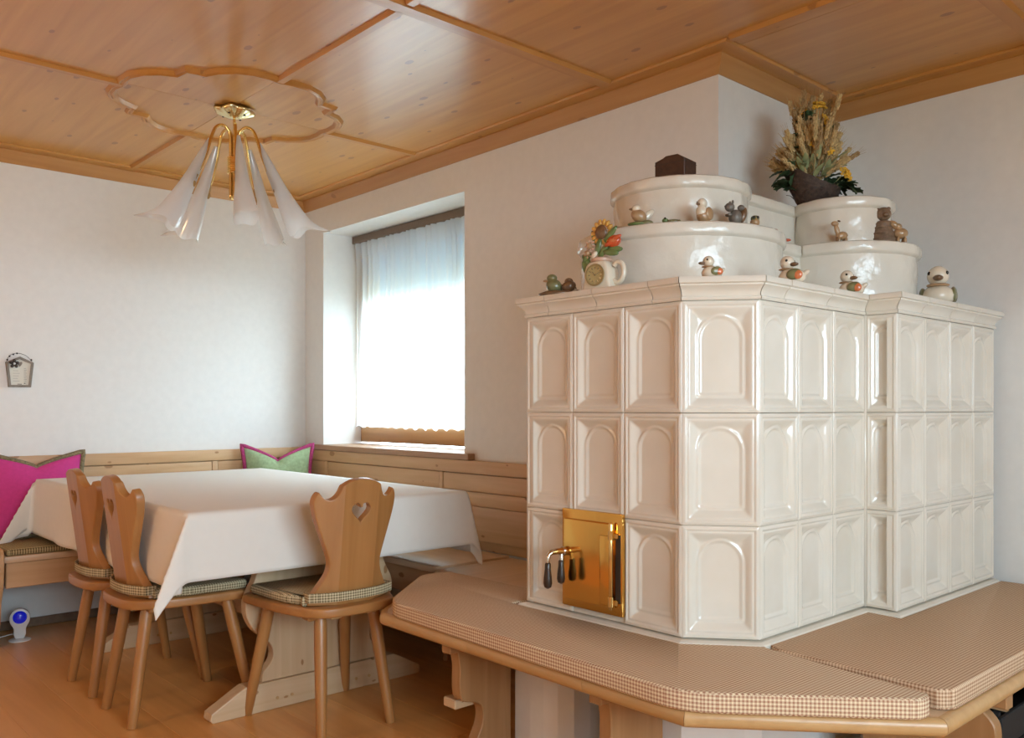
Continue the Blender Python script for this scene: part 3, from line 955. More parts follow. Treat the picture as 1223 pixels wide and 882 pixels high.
# ================================================================== PILLOWS
def pillow(name, label, w, h, t, mat, mpipe, loc, rot, pinch=.10):
    bm = BM(); n = 26; F_ = {}; K_ = {}; edge = []

    def pos(u, v):
        x = u * w / 2 * (1 - pinch * (1 - v * v) * .8); z = v * h / 2 * (1 - pinch * 3.0 * (1 - abs(u) ** .8) * (1 if v > 0 else .25) * abs(v))
        return x, z
    for i in range(n + 1):
        for j in range(n + 1):
            u, v = -1 + 2 * i / n, -1 + 2 * j / n
            x, z = pos(u, v)
            th = t / 2 * (max(0, 1 - u * u) ** .5) * (max(0, 1 - v * v) ** .5)
            th *= 1 + .08 * math.sin(6 * u + 2) * math.sin(5 * v + 1)
            if i in (0, n) or j in (0, n):
                vv_ = bm.verts.new((x, 0, z + h / 2)); F_[i, j] = K_[i, j] = vv_
            else:
                F_[i, j] = bm.verts.new((x, -th, z + h / 2)); K_[i, j] = bm.verts.new((x, th, z + h / 2))
    for i in range(n):
        for j in range(n):
            bm.faces.new((F_[i, j], F_[i + 1, j], F_[i + 1, j + 1], F_[i, j + 1]))
            bm.faces.new((K_[i, j], K_[i, j + 1], K_[i + 1, j + 1], K_[i + 1, j]))
    root = obj(name, bm, mat, None, True, loc=loc, rot=rot)
    per = [pos(-1 + 2 * i / n, -1) for i in range(n)] + [pos(1, -1 + 2 * j / n) for j in range(n)] + [pos(1 - 2 * i / n, 1) for i in range(n)] + [pos(-1, 1 - 2 * j / n) for j in range(n)]
    pb = BM(); tube(pb, [(x * 1.01, 0, z + h / 2) for x, z in per], .0125, 8, closed=True)
    obj('piping', pb, mpipe, root, True)
    return tag(root, label, 'pillow')


pillow('throw_pillow', 'pink velvet pillow with olive braid edge on the left bench', .44, .425, .085, m_pink, m_pipe_o, (.145, -1.560, .470), (math.radians(-6), 0, PI / 2 - .02), .12)
pillow('throw_pillow', 'sage green pillow with magenta edge in the bench corner', .41, .455, .12, m_green, m_pipe_p, (.212, -.295, .448), (math.radians(-9), 0, PI / 2 - .42), .15)

# ================================================================== TABLE
TX, TY = 1.1625, -.9975
TA, TB_ = .9425, .5875
tb = thing('dining_table', 'long trestle dining table of pale pine under the white cloth', 'table', (TX, TY, 0))
boxm('table_top', m_chair_h, tb, -TA + .004, TA - .004, -TB_ + .004, TB_ - .004, .728, .764, .004)
boxm('table_frame', m_bench_x, tb, -.80, .80, -.42, .42, .64, .7275, .004)


def trestle(x):
    half = [(.255, .105), (.25, .14), (.225, .165), (.21, .20), (.225, .245), (.285, .30), (.315, .36), (.315, .42), (.285, .48), (.27, .54), (.30, .60), (.34, .638)]
    hp = [(p[0], p[1]) for p in smooth_path(half, 4)]
    prof = [(-a, b) for a, b in hp] + [(a, b) for a, b in reversed(hp)]
    obj('trestle_board', prism(BM(), prof, x - .022, x + .022, 'X', .003, 1), m_trestle, tb)
    foot = [(-.445, 0), (-.455, .012), (-.45, .035), (-.40, .062), (-.345, .092), (-.32, .104), (.32, .104), (.345, .092), (.40, .062), (.45, .035), (.455, .012), (.445, 0)]
    obj('trestle_foot', prism(BM(), foot, x - .032, x + .032, 'X', .004, 2), m_foot, tb)
    for yy in (-.20, -.14, .14, .20):
        obj('peg', lathe(BM(), [(.006, 0), (.006, .003)], 8), m_edge, tb, loc=(x + .0315, yy, .04), rot=(0, PI / 2, 0))


trestle(1.935 - TX); trestle(.735 - TX)
boxm('stretcher', m_bench_x, tb, -.405, .745, -.02, .02, .20, .30, .004)


# cloth
def tablecloth():
    ox, oy = .225, .262
    zt = .766
    def rng(h, o, n_in, n_out):
        a = [-h - o + o * i / n_out for i in range(n_out)]
        m_ = [-h + 2 * h * i / n_in for i in range(n_in + 1)]
        return a + m_ + [-x for x in reversed(a)]
    xs = rng(TA, ox, 44, 16); ys = rng(TB_, oy, 32, 16)
    # each corner hangs as a folded flap: direction of the flap, its swing angle, and where the fold lies
    flaps = {(1, -1): ((.05, -1.0), 19, 58), (1, 1): ((.25, .97), 10, 40), (-1, -1): ((.42, -.91), 37, 60), (-1, 1): ((-.7, .7), 12, 45)}
    bm = BM(); G = {}
    for i, s in enumerate(xs):
        for j, t in enumerate(ys):
            u = max(0, abs(s) - TA); v = max(0, abs(t) - TB_)
            sx = 1 if s > 0 else -1; sy = 1 if t > 0 else -1
            bx, by = max(-TA, min(TA, s)), max(-TB_, min(TB_, t))
            if u == 0 and v == 0:
                G[i, j] = bm.verts.new((bx, by, zt)); continue
            rho = math.hypot(u, v); phi = math.degrees(math.atan2(v, u))
            wr = .006 * (1 - math.exp(-rho / .01)); k = .06
            if u > 0 and v > 0:
                (dx, dy), psim, phm = flaps[sx, sy]
                q = phi / phm if phi < phm else (90 - phi) / (90 - phm)
                psi = math.radians(psim * q)
                lay = (.010 if phi < phm else -.010) * math.sin(PI * q) * (rho / .3)
                X = bx + sx * (wr + k * rho * math.cos(math.radians(phi))) + rho * math.sin(psi) * dx + abs(dy) * lay
                Y = by + sy * (wr + k * rho * math.sin(math.radians(phi))) + rho * math.sin(psi) * dy + abs(dx) * lay * .3
                z = zt - max(0, rho * math.cos(psi * (.45 if sx < 0 and sy < 0 else 1)) * (1.06 if sx < 0 and sy < 0 else 1) - .003)
            else:
                rip = 0
                if v > 0: rip = (.010 * math.sin(s * 7.5 + 1.5 * sy) + .006 * math.sin(s * 17 + 2)) * (v / oy) ** 1.3
                else: rip = (.010 * math.sin(t * 6.5 + 1.0 * sx) + .006 * math.sin(t * 15 + 1)) * (u / ox) ** 1.3
                o_ = wr + k * rho + max(0, rip)
                X = bx + (sx * o_ if u > 0 else 0); Y = by + (sy * o_ if v > 0 else 0)
                z = zt - max(0, rho - .003)
            if sx == -1 and sy == -1: z = max(z, .474)
            if sy == 1: z = max(z, .4385 + .03 * abs(math.sin(s * 5)))
            G[i, j] = bm.verts.new((X, Y, z))
    for i in range(len(xs) - 1):
        for j in range(len(ys) - 1):
            bm.faces.new((G[i, j], G[i + 1, j], G[i + 1, j + 1], G[i, j + 1]))
    o = obj('tablecloth', bm, m_cloth, None, True, loc=(TX, TY, 0))
    sd = o.modifiers.new('thickness', 'SOLIDIFY'); sd.thickness = .0015; sd.offset = 1
    return tag(o, 'white linen cloth draped over the long dining table', 'tablecloth')


tablecloth()


# ================================================================== CHAIRS
def curve_board(name, outline, hole, thick, mat, parent, loc, rot, bev=.004):
    """flat board from a 2D outline (x,z) with an optional hole, thickness along y"""
    cu = bpy.data.curves.new(name, 'CURVE'); cu.dimensions = '2D'; cu.fill_mode = 'BOTH'
    cu.extrude = thick / 2 - bev; cu.bevel_depth = bev; cu.bevel_resolution = 2; cu.offset = -bev
    for pts in (outline, hole):
        if not pts: continue
        sp_ = cu.splines.new('POLY'); sp_.points.add(len(pts) - 1); sp_.use_cyclic_u = True
        for p, q in zip(sp_.points, pts): p.co = (q[0], q[1], 0, 1)
    tmp = bpy.data.objects.new('tmp', cu); COL.objects.link(tmp)
    dg = bpy.context.evaluated_depsgraph_get()
    me = bpy.data.meshes.new_from_object(tmp.evaluated_get(dg))
    bpy.data.objects.remove(tmp); bpy.data.curves.remove(cu)
    me.transform(Matrix.Rotation(PI / 2, 4, 'X'))
    me.materials.clear(); me.materials.append(mat)
    for p in me.polygons: p.use_smooth = True
    me.set_sharp_from_angle(angle=math.radians(40))
    me.name = name
    return place(name, me, parent, loc, rot)


def make_chair(label):
    """farmhouse board chair, facing +y, origin on the floor below the seat centre"""
    c = thing('dining_chair', label, 'chair', (0, 0, 0), 0, 'board chairs at the table')
    seat = smooth_path([(-.225, .195), (-.21, -.03), (-.175, -.165), (-.12, -.225), (0, -.24), (.12, -.225), (.175, -.165), (.21, -.03), (.225, .195)], 5)
    so_ = [(p[0], p[1]) for p in seat]
    so_ += [(.205, .213), (0, .222), (-.205, .213)]
    obj('seat', prism(BM(), so_, .412, .445, 'Z', .007, 3), m_chair_h, c, smooth='auto')
    for sx in (-1, 1):
        for (tx, ty, fx, fy) in ((.155, .125, .205, .205), (.105, -.145, .138, -.21)):
            bm = BM()
            a, b = Vector((sx * tx, ty, .4125)), Vector((sx * fx, fy, 0.0))
            tube(bm, [a, a.lerp(b, .08), a.lerp(b, .3), a.lerp(b, .6), b.lerp(a, .01), b], [.020, .0225, .0225, .0205, .0175, .0165], 10)
            for v_ in bm.verts: v_.co.z = max(v_.co.z, 0)
            obj('leg', bm, m_chair, c, smooth='auto')
    for yy in (.115, -.13):
        boxm('seat_cleat', m_chair_h, c, -.155, .155, yy - .026, yy + .026, .394, .4118, .005)
    # back board
    H_ = .435
    hp = [(.158, 0), (.148, .03), (.128, .065), (.109, .10), (.101, .13), (.104, .16), (.119, .205), (.137, .255), (.154, .305), (.162, .345), (.160, .368), (.151, .385)]
    hp = [(p[0], p[1]) for p in smooth_path(hp, 3)]
    hp += [(p[0], p[1]) for p in smooth_path([(.146, .388), (.133, .372), (.116, .364), (.099, .369), (.085, .386), (.076, .410)], 3)]
    hp += [(p[0], p[1]) for p in smooth_path([(.073, .414), (.050, .426), (.025, .433), (0, .435)], 3)]
    outl = hp + [(-a, b) for a, b in reversed(hp[:-1])]
    heart = []
    for k in range(28):
        t = 2 * PI * k / 28
        heart.append((.0025 * 16 * math.sin(t) ** 3 * .9, .322 + .0024 * (13 * math.cos(t) - 5 * math.cos(2 * t) - 2 * math.cos(3 * t) - math.cos(4 * t))))
    bk = curve_board('backrest', outl, heart, .030, m_chair, c, (0, -.180, .4455), (math.radians(7.6), 0, 0))
    # the sides of the board are angled forward: fold the mesh along two upright lines
    bm = BM(); bm.from_mesh(bk.data)
    for sx in (-1, 1):
        bmesh.ops.bisect_plane(bm, geom=bm.verts[:] + bm.edges[:] + bm.faces[:], plane_co=(sx * .068, 0, 0), plane_no=(1, 0, 0))
    for v_ in bm.verts: v_.co.y += max(0, abs(v_.co.x) - .068) * .42
    bm.to_mesh(bk.data); bm.free()
    bk.data.set_sharp_from_angle(angle=math.radians(14))
    for sx in (-1, 1):
        boxm('wedge', m_edge, c, sx * .07 - .02, sx * .07 + .02, -.195, -.165, .398, .4115, .003)
    # pads on the feet
    return c


def chair_pad(label, rootmat):
    seat = smooth_path([(-.205, .185), (-.195, -.03), (-.165, -.120), (-.150, -.150), (.150, -.150), (.165, -.120), (.195, -.03), (.205, .185)], 4)
    po_ = [(p[0], p[1]) for p in seat]
    r_ = cushion('chair_cushion', round_poly(po_, .01, 2), .4455, .4795, m_chk3, None, .012)
    tag(r_, label, 'cushion', 'check pads on the dining chairs')
    # band that ties the pad round the back board
    bm = BM()
    A = [(-.160, -.135), (-.163, -.165), (-.156, -.178), (-.070, -.2135), (.070, -.2135), (.156, -.178), (.163, -.165), (.160, -.135)]
    A = [(p[0], p[1]) for p in smooth_path(A, 3)]
    rows_ = []
    for k, (x, y_) in enumerate(A):
        t = Vector(A[min(k + 1, len(A) - 1)]) - Vector(A[max(k - 1, 0)]); t.normalize(); nn = Vector((t.y, -t.x)) * .0025
        rows_.append([bm.verts.new((x + nn.x * sgn, y_ + nn.y * sgn, z)) for sgn, z in ((1, .462), (1, .493), (-1, .493), (-1, .462))])
    for P_, Q_ in zip(rows_, rows_[1:]):
        for k in range(4): bm.faces.new((P_[k], P_[(k + 1) % 4], Q_[(k + 1) % 4], Q_[k]))
    bm.faces.new(rows_[0]); bm.faces.new(rows_[-1])
    b_ = obj('tie_band', bm, m_chk3, r_, False); uv_box(b_.data)
    return r_


chair = make_chair('board-backed chair on the long side of the table, nearer the pink pillow')
pad = chair_pad('check seat pad on the chair nearer the pink pillow', None)
spots = [((1.238, -1.458, 0), 0.0, None, None),
         ((1.680, -1.460, 0), 0.0, 'board-backed chair beside the hanging white cloth corner, second from the left wall', 'check seat pad on the chair beside the hanging cloth corner'),
         ((2.160, -1.106, 0), PI / 2, 'board-backed chair with heart cut-out at the near table end', 'check seat pad on the chair at the near table end')]
for i, (l, rz, lab, plab) in enumerate(spots):
    c_ = chair if i == 0 else copy_tree(chair)
    p_ = pad if i == 0 else copy_tree(pad)
    for q in (c_, p_): q.location = l; q.rotation_euler = (0, 0, rz)
    if lab: c_['label'] = lab; p_['label'] = plab

# ================================================================== CEILING LAMP
lamp = thing('chandelier', 'brass five-armed ceiling lamp with frosted glass lily shades above the table', 'lamp', (1.33, -1.075, ZC - .0005))
bm = BM(); rings = []
prof = [(.001, 0), (.055, 0), (.075, -.006), (.080, -.013), (.072, -.022), (.05, -.032), (.028, -.040), (.012, -.044), (.001, -.045)]
for r_, z in prof:
    ring = []
    for k in range(48):
        a = 2 * PI * k / 48
        wob = 1 + (.10 * math.sin(6 * a) + .05 * math.sin(11 * a + 1)) * min(1, r_ / .07) ** 2
        ring.append(bm.verts.new((r_ * wob * math.cos(a), r_ * wob * math.sin(a), z - (.006 * math.sin(5 * a + .6) * (r_ / .08) ** 2 if z < 0 else 0))))
    rings.append(ring)
for A, B in zip(rings, rings[1:]):
    for k in range(48): bm.faces.new((A[k], A[(k + 1) % 48], B[(k + 1) % 48], B[k]))
obj('canopy', bm, m_brass_l, lamp, True)
for a in (.6, 2.2, 3.9, 5.4):
    obj('screw', ell(BM(), (.05 * math.cos(a), .05 * math.sin(a), -.033), (.005, .005, .004), u=8, v=6), m_dark, lamp, True)
obj('stem', lathe(BM(), [(.005, -.395), (.006, -.39), (.006, -.04)], 12), m_brass, lamp, smooth='auto')
cp = []
for k in range(8):
    z = -.285 + k * .009
    cp += [(.0275, z), (.031, z + .003), (.031, z + .006), (.0275, z + .009)]
obj('collar', lathe(BM(), cp, 24), m_brass, lamp, smooth='auto')


def shade_mesh():
    """lily-shaped glass: narrow twisted neck, opening to a drawn-out lip; axis in the local x-z plane"""
    bm = BM(); nv, nu = 26, 36; rings = []
    for j in range(nv + 1):
        v = j / nv
        cx_, cz = .105 + .175 * v ** 1.05, -.150 - .385 * v
        ax = Vector((.41, 0, -.91)); e1 = Vector((.91, 0, .41)); e2 = Vector((0, 1, 0))
        rad = .008 + .050 * v ** 1.05 + .002 * math.sin(v * 9)
        ring = []
        for k in range(nu):
            a = 2 * PI * k / nu
            c, s_ = math.cos(a), math.sin(a)
            lip = max(0, math.cos(a - .3)) ** 22 * (v ** 18)
            wav = v ** 6 * (.010 * math.cos(3 * a + .4))
            rr_ = rad * (1 + .10 * v * math.cos(2 * a)) * (1 - .25 * v * max(0, -c))
            tw = .5 * v
            p = Vector((cx_, 0, cz)) + e1 * (rr_ * c) + e2 * (rr_ * .92 * math.sin(a + tw * .3)) + (ax * .045 + e1 * .075) * lip + ax * wav
            ring.append(bm.verts.new(p))
        rings.append(ring)
    for A, B in zip(rings, rings[1:]):
        for k in range(nu): bm.faces.new((A[k], A[(k + 1) % nu], B[(k + 1) % nu], B[k]))
    me = bpy.data.meshes.new('shade'); bmesh.ops.recalc_face_normals(bm, faces=bm.faces[:]); bm.to_mesh(me); bm.free()
    for p in me.polygons: p.use_smooth = True
    me.materials.append(m_frost)
    return me


bm = BM()
apath = smooth_path([(.017, 0, -.395), (.017, 0, -.25), (.017, 0, -.14), (.026, 0, -.100), (.052, 0, -.082), (.082, 0, -.098), (.103, 0, -.150), (.122, 0, -.215), (.142, 0, -.270), (.165, 0, -.312)], 6)
tube(bm, apath, .0070, 10)
arm_me = bpy.data.meshes.new('arm'); bmesh.ops.recalc_face_normals(bm, faces=bm.faces[:]); bm.to_mesh(arm_me); bm.free()
for p in arm_me.polygons: p.use_smooth = True
arm_me.materials.append(m_brass)
m_tan_metal = plain('aged_brass', (.42, .26, .10), .5, metal=.7)
bm = BM(); tube(bm, [(.165, 0, -.312), (.175, 0, -.338)], [.010, .009], 10); ell(bm, (.178, 0, -.352), (.012, .012, .018), u=10, v=8)
bul = bpy.data.meshes.new('lamp_holder'); bm.to_mesh(bul); bm.free(); bul.materials.append(m_tan_metal)
sh = shade_mesh()
ss = None
for k in range(5):
    # arms are spaced evenly; the first points to the right as seen from the door
    ang = PI / 2 - TH + math.radians(3 + 72 * k)
    a_ = place('arm', arm_me, lamp, None, (0, 0, ang))
    place('lamp_holder', bul, a_)
    so_ = place('glass_shade', sh, lamp, None, (0, 0, ang + (.05, -.1, .12, -.06, .1)[k]))

# ================================================================== WALL PLAQUE
pq = thing('wall_plaque', 'small house-shaped framed plaque with a dark flower on the left wall', 'plaque', (.001, -1.612, 1.222))
hs = [(-.050, 0), (.050, 0), (.063, .125), (0, .155), (-.063, .125)]
hi = [(-.040, .011), (.040, .011), (.051, .120), (0, .142), (-.051, .120)]
m_pqf = plain('grey_brown_frame', (.24, .20, .16), .6, noise=.2)
m_pqw = plain('cream_card', (.74, .71, .62), .7)
m_ink = plain('grey_ink', (.40, .38, .34), .7)
obj('card', prism(BM(), [(y_, z) for y_, z in hi], 0.002, .009, 'X'), m_pqw, pq)
for k in range(5):
    a0, a1 = hs[k], hs[(k + 1) % 5]; b0, b1 = hi[k], hi[(k + 1) % 5]
    obj('frame_side', prism(BM(), [a0, a1, b1, b0], 0, .018, 'X'), m_pqf, pq)
for k in range(5):
    wdt = (.030, .022, .026, .030, .024)[k]
    boxm('print_line', m_ink, pq, .009, .0094, -.030, -.030 + wdt, .030 + k * .013, .0318 + k * .013)
for k in range(9):
    boxm('print_line', m_ink, pq, .009, .0094, .019, .019 + (.013 if k % 2 else .010), .030 + k * .008, .0325 + k * .008)
boxm('print_mark', m_dark, pq, .009, .0094, .019, .026, .018, .022)
boxm('print_mark', m_pqf, pq, .009, .0094, -.010, .010, .013, .017)
for k in range(5):
    a = 2 * PI * k / 5 + .3
    obj('petal', ell(BM(), (.022, -.027 + .014 * math.cos(a), .118 + .014 * math.sin(a)), (.003, .010, .008), (a, 0, 0), 8, 6), m_dark, pq, True)
obj('flower_centre', ell(BM(), (.025, -.027, .118), (.004, .006, .006), u=8, v=6), m_white, pq, True)
obj('heart_charm', prism(BM(), [(.000 + .0011 * 10 * math.sin(t) ** 3, .118 + .0009 * (13 * math.cos(t) - 5 * math.cos(2 * t) - 2 * math.cos(3 * t))) for t in [2 * PI * q / 16 for q in range(16)]], .0095, .014, 'X'), m_pqf, pq)
bm = BM(); tube(bm, smooth_path([(.008, -.058, .128), (.008, -.045, .158), (.008, -.01, .172), (.008, .03, .160), (.008, .057, .130)], 5), .0009, 6)
obj('hanging_wire', bm, m_dark, pq, True)
for t in ((-.055, .137), (-.045, .155), (-.028, .165), (-.012, .171), (.053, .140)):
    obj('bead', ell(BM(), (.009, t[0], t[1]), (.004, .0045, .0045), u=8, v=6), m_dark, pq, True)

# ================================================================== GADGET UNDER THE BENCH
gd = thing('night_light', 'white night light with glowing blue ball on the floor under the bench', 'lamp', (.262, -1.668, 0), math.radians(-12))
m_blue, nt, b = nmat('blue_glow')
b.inputs['Base Color'].default_value = (.01, .015, .35, 1); b.inputs['Emission Color'].default_value = (.01, .03, 1, 1); b.inputs['Emission Strength'].default_value = .22
b.inputs['Roughness'].default_value = .08
obj('foot', lathe(BM(), [(.048, 0), (.048, .004), (.040, .008), (.012, .012)], 24), m_white, gd, smooth='auto')
prof = [(-.018, .010), (-.026, .03), (-.027, .06), (-.040, .085), (-.044, .110), (-.036, .135), (-.018, .150), (0, .154)]
prof = [(p[0], p[1]) for p in smooth_path(prof, 4)]
obj('body', prism(BM(), prof + [(-a, z) for a, z in reversed(prof[:-1])], -.014, .012, 'X', .005, 2), m_white, gd, smooth='auto')
obj('glowing_ball', ell(BM(), (.010, 0, .112), (.016, .031, .031), u=18, v=12), m_blue, gd, True)
bm = BM(); tube(bm, smooth_path([(-.012, -.005, .03), (-.05, -.03, .022), (-.06, -.12, .006), (-.05, -.22, .004), (-.09, -.34, .004)], 6), .0028, 6)
obj('cable', bm, m_white, gd, True)

# ================================================================== ORNAMENTS ON THE STOVE
m_cream = plain('cream_ceramic', (.74, .64, .50), .25, coat=.3, noise=.04)
m_tan = plain('tan_ceramic', (.40, .24, .12), .3, coat=.3, noise=.15)
m_brown = plain('brown_ceramic', (.16, .085, .04), .35, coat=.2, noise=.3, nscale=80)
m_umber = plain('carved_brown', (.20, .12, .07), .55, noise=.35, nscale=70)
m_olive = plain('olive_glaze', (.17, .16, .07), .3, coat=.3, noise=.2)
m_leaf = plain('leaf_glaze', (.13, .19, .06), .3, coat=.3, noise=.25)
m_orange = plain('orange_glaze', (.62, .17, .06), .3, coat=.3, noise=.2)
m_red = plain('red_glaze', (.60, .09, .03), .25, coat=.3, noise=.2)
m_yel = plain('amber_glaze', (.66, .36, .08), .3, coat=.3, noise=.2)
m_pinkc = plain('blush_glaze', (.62, .38, .27), .3, coat=.3)
m_greyc = plain('grey_brown_ceramic', (.16, .135, .11), .4, noise=.25, nscale=80)
m_eye = plain('black_eye', (.008, .007, .006), .1)


def sph(name, c, r, mat, parent, rot=(0, 0, 0), u=16, v=10):
    return obj(name, ell(BM(), c, r, rot, u, v), mat, parent, True)


def duck(label, loc, ang, s, wingcol, group='ceramic ducks on the stove cornice', bib=m_tan, turn=0.):
    """duck facing local +x, height about 1*s"""
    t = thing('ceramic_duck', label, 'figurine', loc, ang, group)
    bm = BM()
    prof = [(.02, 0), (.30, 0), (.42, .10), (.46, .24), (.40, .38), (.28, .48), (.02, .54)]
    lathe(bm, [(r_ * s, z * s) for r_, z in prof], 18)
    for v_ in bm.verts:
        v_.co.y *= .86
        if v_.co.x < 0: v_.co.x *= 1.15
    obj('body', bm, m_cream, t, True)
    sph('tail', (-.50 * s, 0, .36 * s), (.16 * s, .12 * s, .09 * s), m_cream, t, (0, .5, 0))
    ct, st_ = math.cos(turn), math.sin(turn)

    def hd(x, y_, z): return (.14 * s + x * s * ct - y_ * s * st_, x * s * st_ + y_ * s * ct, z * s)
    sph('head', (.14 * s, 0, .74 * s), (.26 * s, .26 * s, .26 * s), m_cream, t)
    sph('beak', hd(.29, 0, .66), (.19 * s, .125 * s, .075 * s), m_brown, t, (0, 0, turn))
    sph('collar', (.15 * s, 0, .50 * s), (.30 * s, .28 * s, .055 * s), bib, t)
    for sy in (-1, 1):
        w_ = sph('wing', (-.10 * s, sy * .36 * s, .28 * s), (.27 * s, .09 * s, .20 * s), m_olive, t, (0, .25, 0))
        obj('wing_tip', ell(BM(), (-.24 * s, sy * .39 * s, .25 * s), (.17 * s, .075 * s, .165 * s), (0, .25, 0)), wingcol, w_, True)
        sph('eye', hd(.13, sy * .205, .80), (.045 * s, .045 * s, .05 * s), m_eye, t, u=10, v=7)
    return t


AL, AR_, AC = math.radians(227.8), math.radians(47.8), math.radians(-42.2)   # photo left, photo right, towards the viewer
duck('small ceramic duck facing left on the cornice above the corner tile', (3.545, -.715, ZT), AL + .15, .060, m_orange)
duck('ceramic duck looking right on the cornice, below the tiny red bird', (3.640, -.462, ZT), AL - .35, .078, m_orange, turn=2.5)
duck('ceramic duck looking right on the cornice at the stove notch', (3.630, -.088, ZT), AL - .35, .078, m_orange, turn=2.5)
duck('largest ceramic duck, alone at the right end of the cornice', (3.700, .405, ZT), AC - .45, .134, m_olive)

# dark pair of birds and a pale duckling at the left end
t = thing('bird_pair_figurine', 'dark olive pair of birds at the left end of the cornice', 'figurine', (2.985, -.748, ZT), AL - .2)
bm = BM(); lathe(bm, [(.002, 0), (.040, 0), (.046, .008), (.03, .016), (.002, .018)], 16)
for v_ in bm.verts: v_.co.x *= 1.35
obj('base', bm, m_brown, t, True)
sph('body', (.012, 0, .034), (.026, .020, .022), m_olive, t, (0, -.4, 0)); sph('head', (.018, 0, .058), (.017, .015, .013), m_olive, t)
sph('beak', (.037, 0, .050), (.010, .005, .004), m_tan, t); sph('wing', (.0, -.016, .032), (.022, .007, .013), m_brown, t, (0, -.3, 0))
sph('body', (-.036, .002, .030), (.024, .018, .018), m_brown, t, (0, .3, 0)); sph('head', (-.036, -.002, .046), (.014, .012, .012), m_umber, t)
duck('pale duckling tucked behind the clock jug at the cornice left end', (2.940, -.640, ZT), AR_ + .3, .050, m_olive)

# clock jug with flowers
cj = thing('clock_jug', 'cream jug-shaped clock with sunflower and red tulip on the cornice', 'clock', (3.155, -.728, ZT), math.radians(-90 + 8))
# local +x faces the viewer, +y to the photo's right
pr = [(-.050, 0), (.050, 0), (.052, .012), (.046, .030), (.046, .055), (.040, .078), (.026, .090), (-.026, .090), (-.040, .078), (-.046, .055), (-.046, .030), (-.052, .012)]
obj('jug_body', prism(BM(), pr, -.032, .032, 'X', .010, 3), m_cream, cj, smooth='auto')
bm = BM(); lathe(bm, [(.026, .088), (.032, .092), (.032, .099), (.027, .103), (.002, .103)], 20)
obj('jug_rim', bm, m_pinkc, cj, smooth='auto')
m_dial = plain('gold_dial', (.42, .33, .15), .6)
m_dring = plain('antique_gold_ring', (.30, .22, .09), .6)
d = obj('dial', lathe(BM(), [(.001, 0), (.031, 0), (.033, .002), (.031, .004), (.028, .003), (.001, .003)], 28), m_dial, cj, smooth='auto', loc=(.0325, 0, .047), rot=(0, PI / 2, 0))
obj('dial_ring', lathe(BM(), [(.029, .003), (.034, .003), (.034, .006), (.029, .006), (.029, .003)], 28, cap=False), m_dring, d, smooth='auto')
for k in range(12):
    a = 2 * PI * k / 12; bm = BM()
    box(bm, -.0012, .0012, .019, .0245, .003, .0042)
    o_ = obj('hour_mark', bm, m_eye, d, loc=(0, 0, 0), rot=(0, 0, a))
obj('hour_hand', box(BM(), -.001, .001, -.003, .013, .0043, .0055), m_eye, d, rot=(0, 0, 2.3))
obj('minute_hand', box(BM(), -.0008, .0008, -.003, .020, .0043, .0055), m_eye, d, rot=(0, 0, .4))
bm = BM(); tube(bm, smooth_path([(0, .044, .030), (0, .060, .022), (0, .075, .034), (0, .080, .058), (0, .072, .080), (0, .056, .084), (0, .046, .074)], 5), [.008] * 31, 10)
obj('jug_handle', bm, m_cream, cj, True)
fl = [('sunflower', (.012, .010, .178), .038, m_brown, m_yel, 14), ('daisy', (.018, -.030, .140), .018, m_tan, m_pinkc, 8), ('daisy', (.020, -.034, .118), .015, m_tan, m_pinkc, 7)]
for nm, c, rad, mc, mp_, npet in fl:
    h_ = sph(nm, (c[0] + .006, c[1], c[2]), (.008, rad * .55, rad * .58), mc, cj)
    for k in range(npet):
        a = 2 * PI * k / npet
        obj('petal', ell(BM(), (c[0], c[1] + rad * .82 * math.cos(a), c[2] + rad * .82 * math.sin(a)), (.006, rad * .30, rad * .19), (a, 0, 0), 8, 6), mp_, h_, True)
tl = sph('tulip', (.014, .054, .146), (.016, .024, .018), m_red, cj, (.25, 0, 0))
for k in (-1, 0, 1):
    obj('petal', ell(BM(), (.024, .056 + k * .010, .146 + k * .006), (.008, .022, .008), (.35, 0, 0), 10, 6), m_red if k else m_orange, tl, True)
for c, rot, ln in (((.016, .018, .122), .9, .034), ((.014, .040, .168), .75, .034), ((.020, .046, .112), -.2, .030), ((.010, -.016, .158), 2.0, .034), ((.014, -.046, .098), 2.3, .026), ((.018, -.040, .108), .6, .022),
                   ((.014, .056, .122), -.1, .030), ((.018, .000, .135), 1.3, .028), ((.010, .030, .140), 1.2, .034), ((.016, -.052, .080), 1.8, .022)):
    obj('leaf', ell(BM(), c, (.006, ln, .010), (rot, 0, 0), 10, 6), m_leaf, cj, True)
obj('white_bud', ell(BM(), (.028, -.008, .110), (.006, .014, .008), (.7, 0, 0), 10, 6), m_cream, cj, True)


def simple(name, label, loc, ang, parts, group='small figurines on the stove tiers'):
    t = thing(name, label, 'figurine', loc, ang, group)
    for nm, c, r_, mt, rot in parts: sph(nm, c, r_, mt, t, rot)
    return t


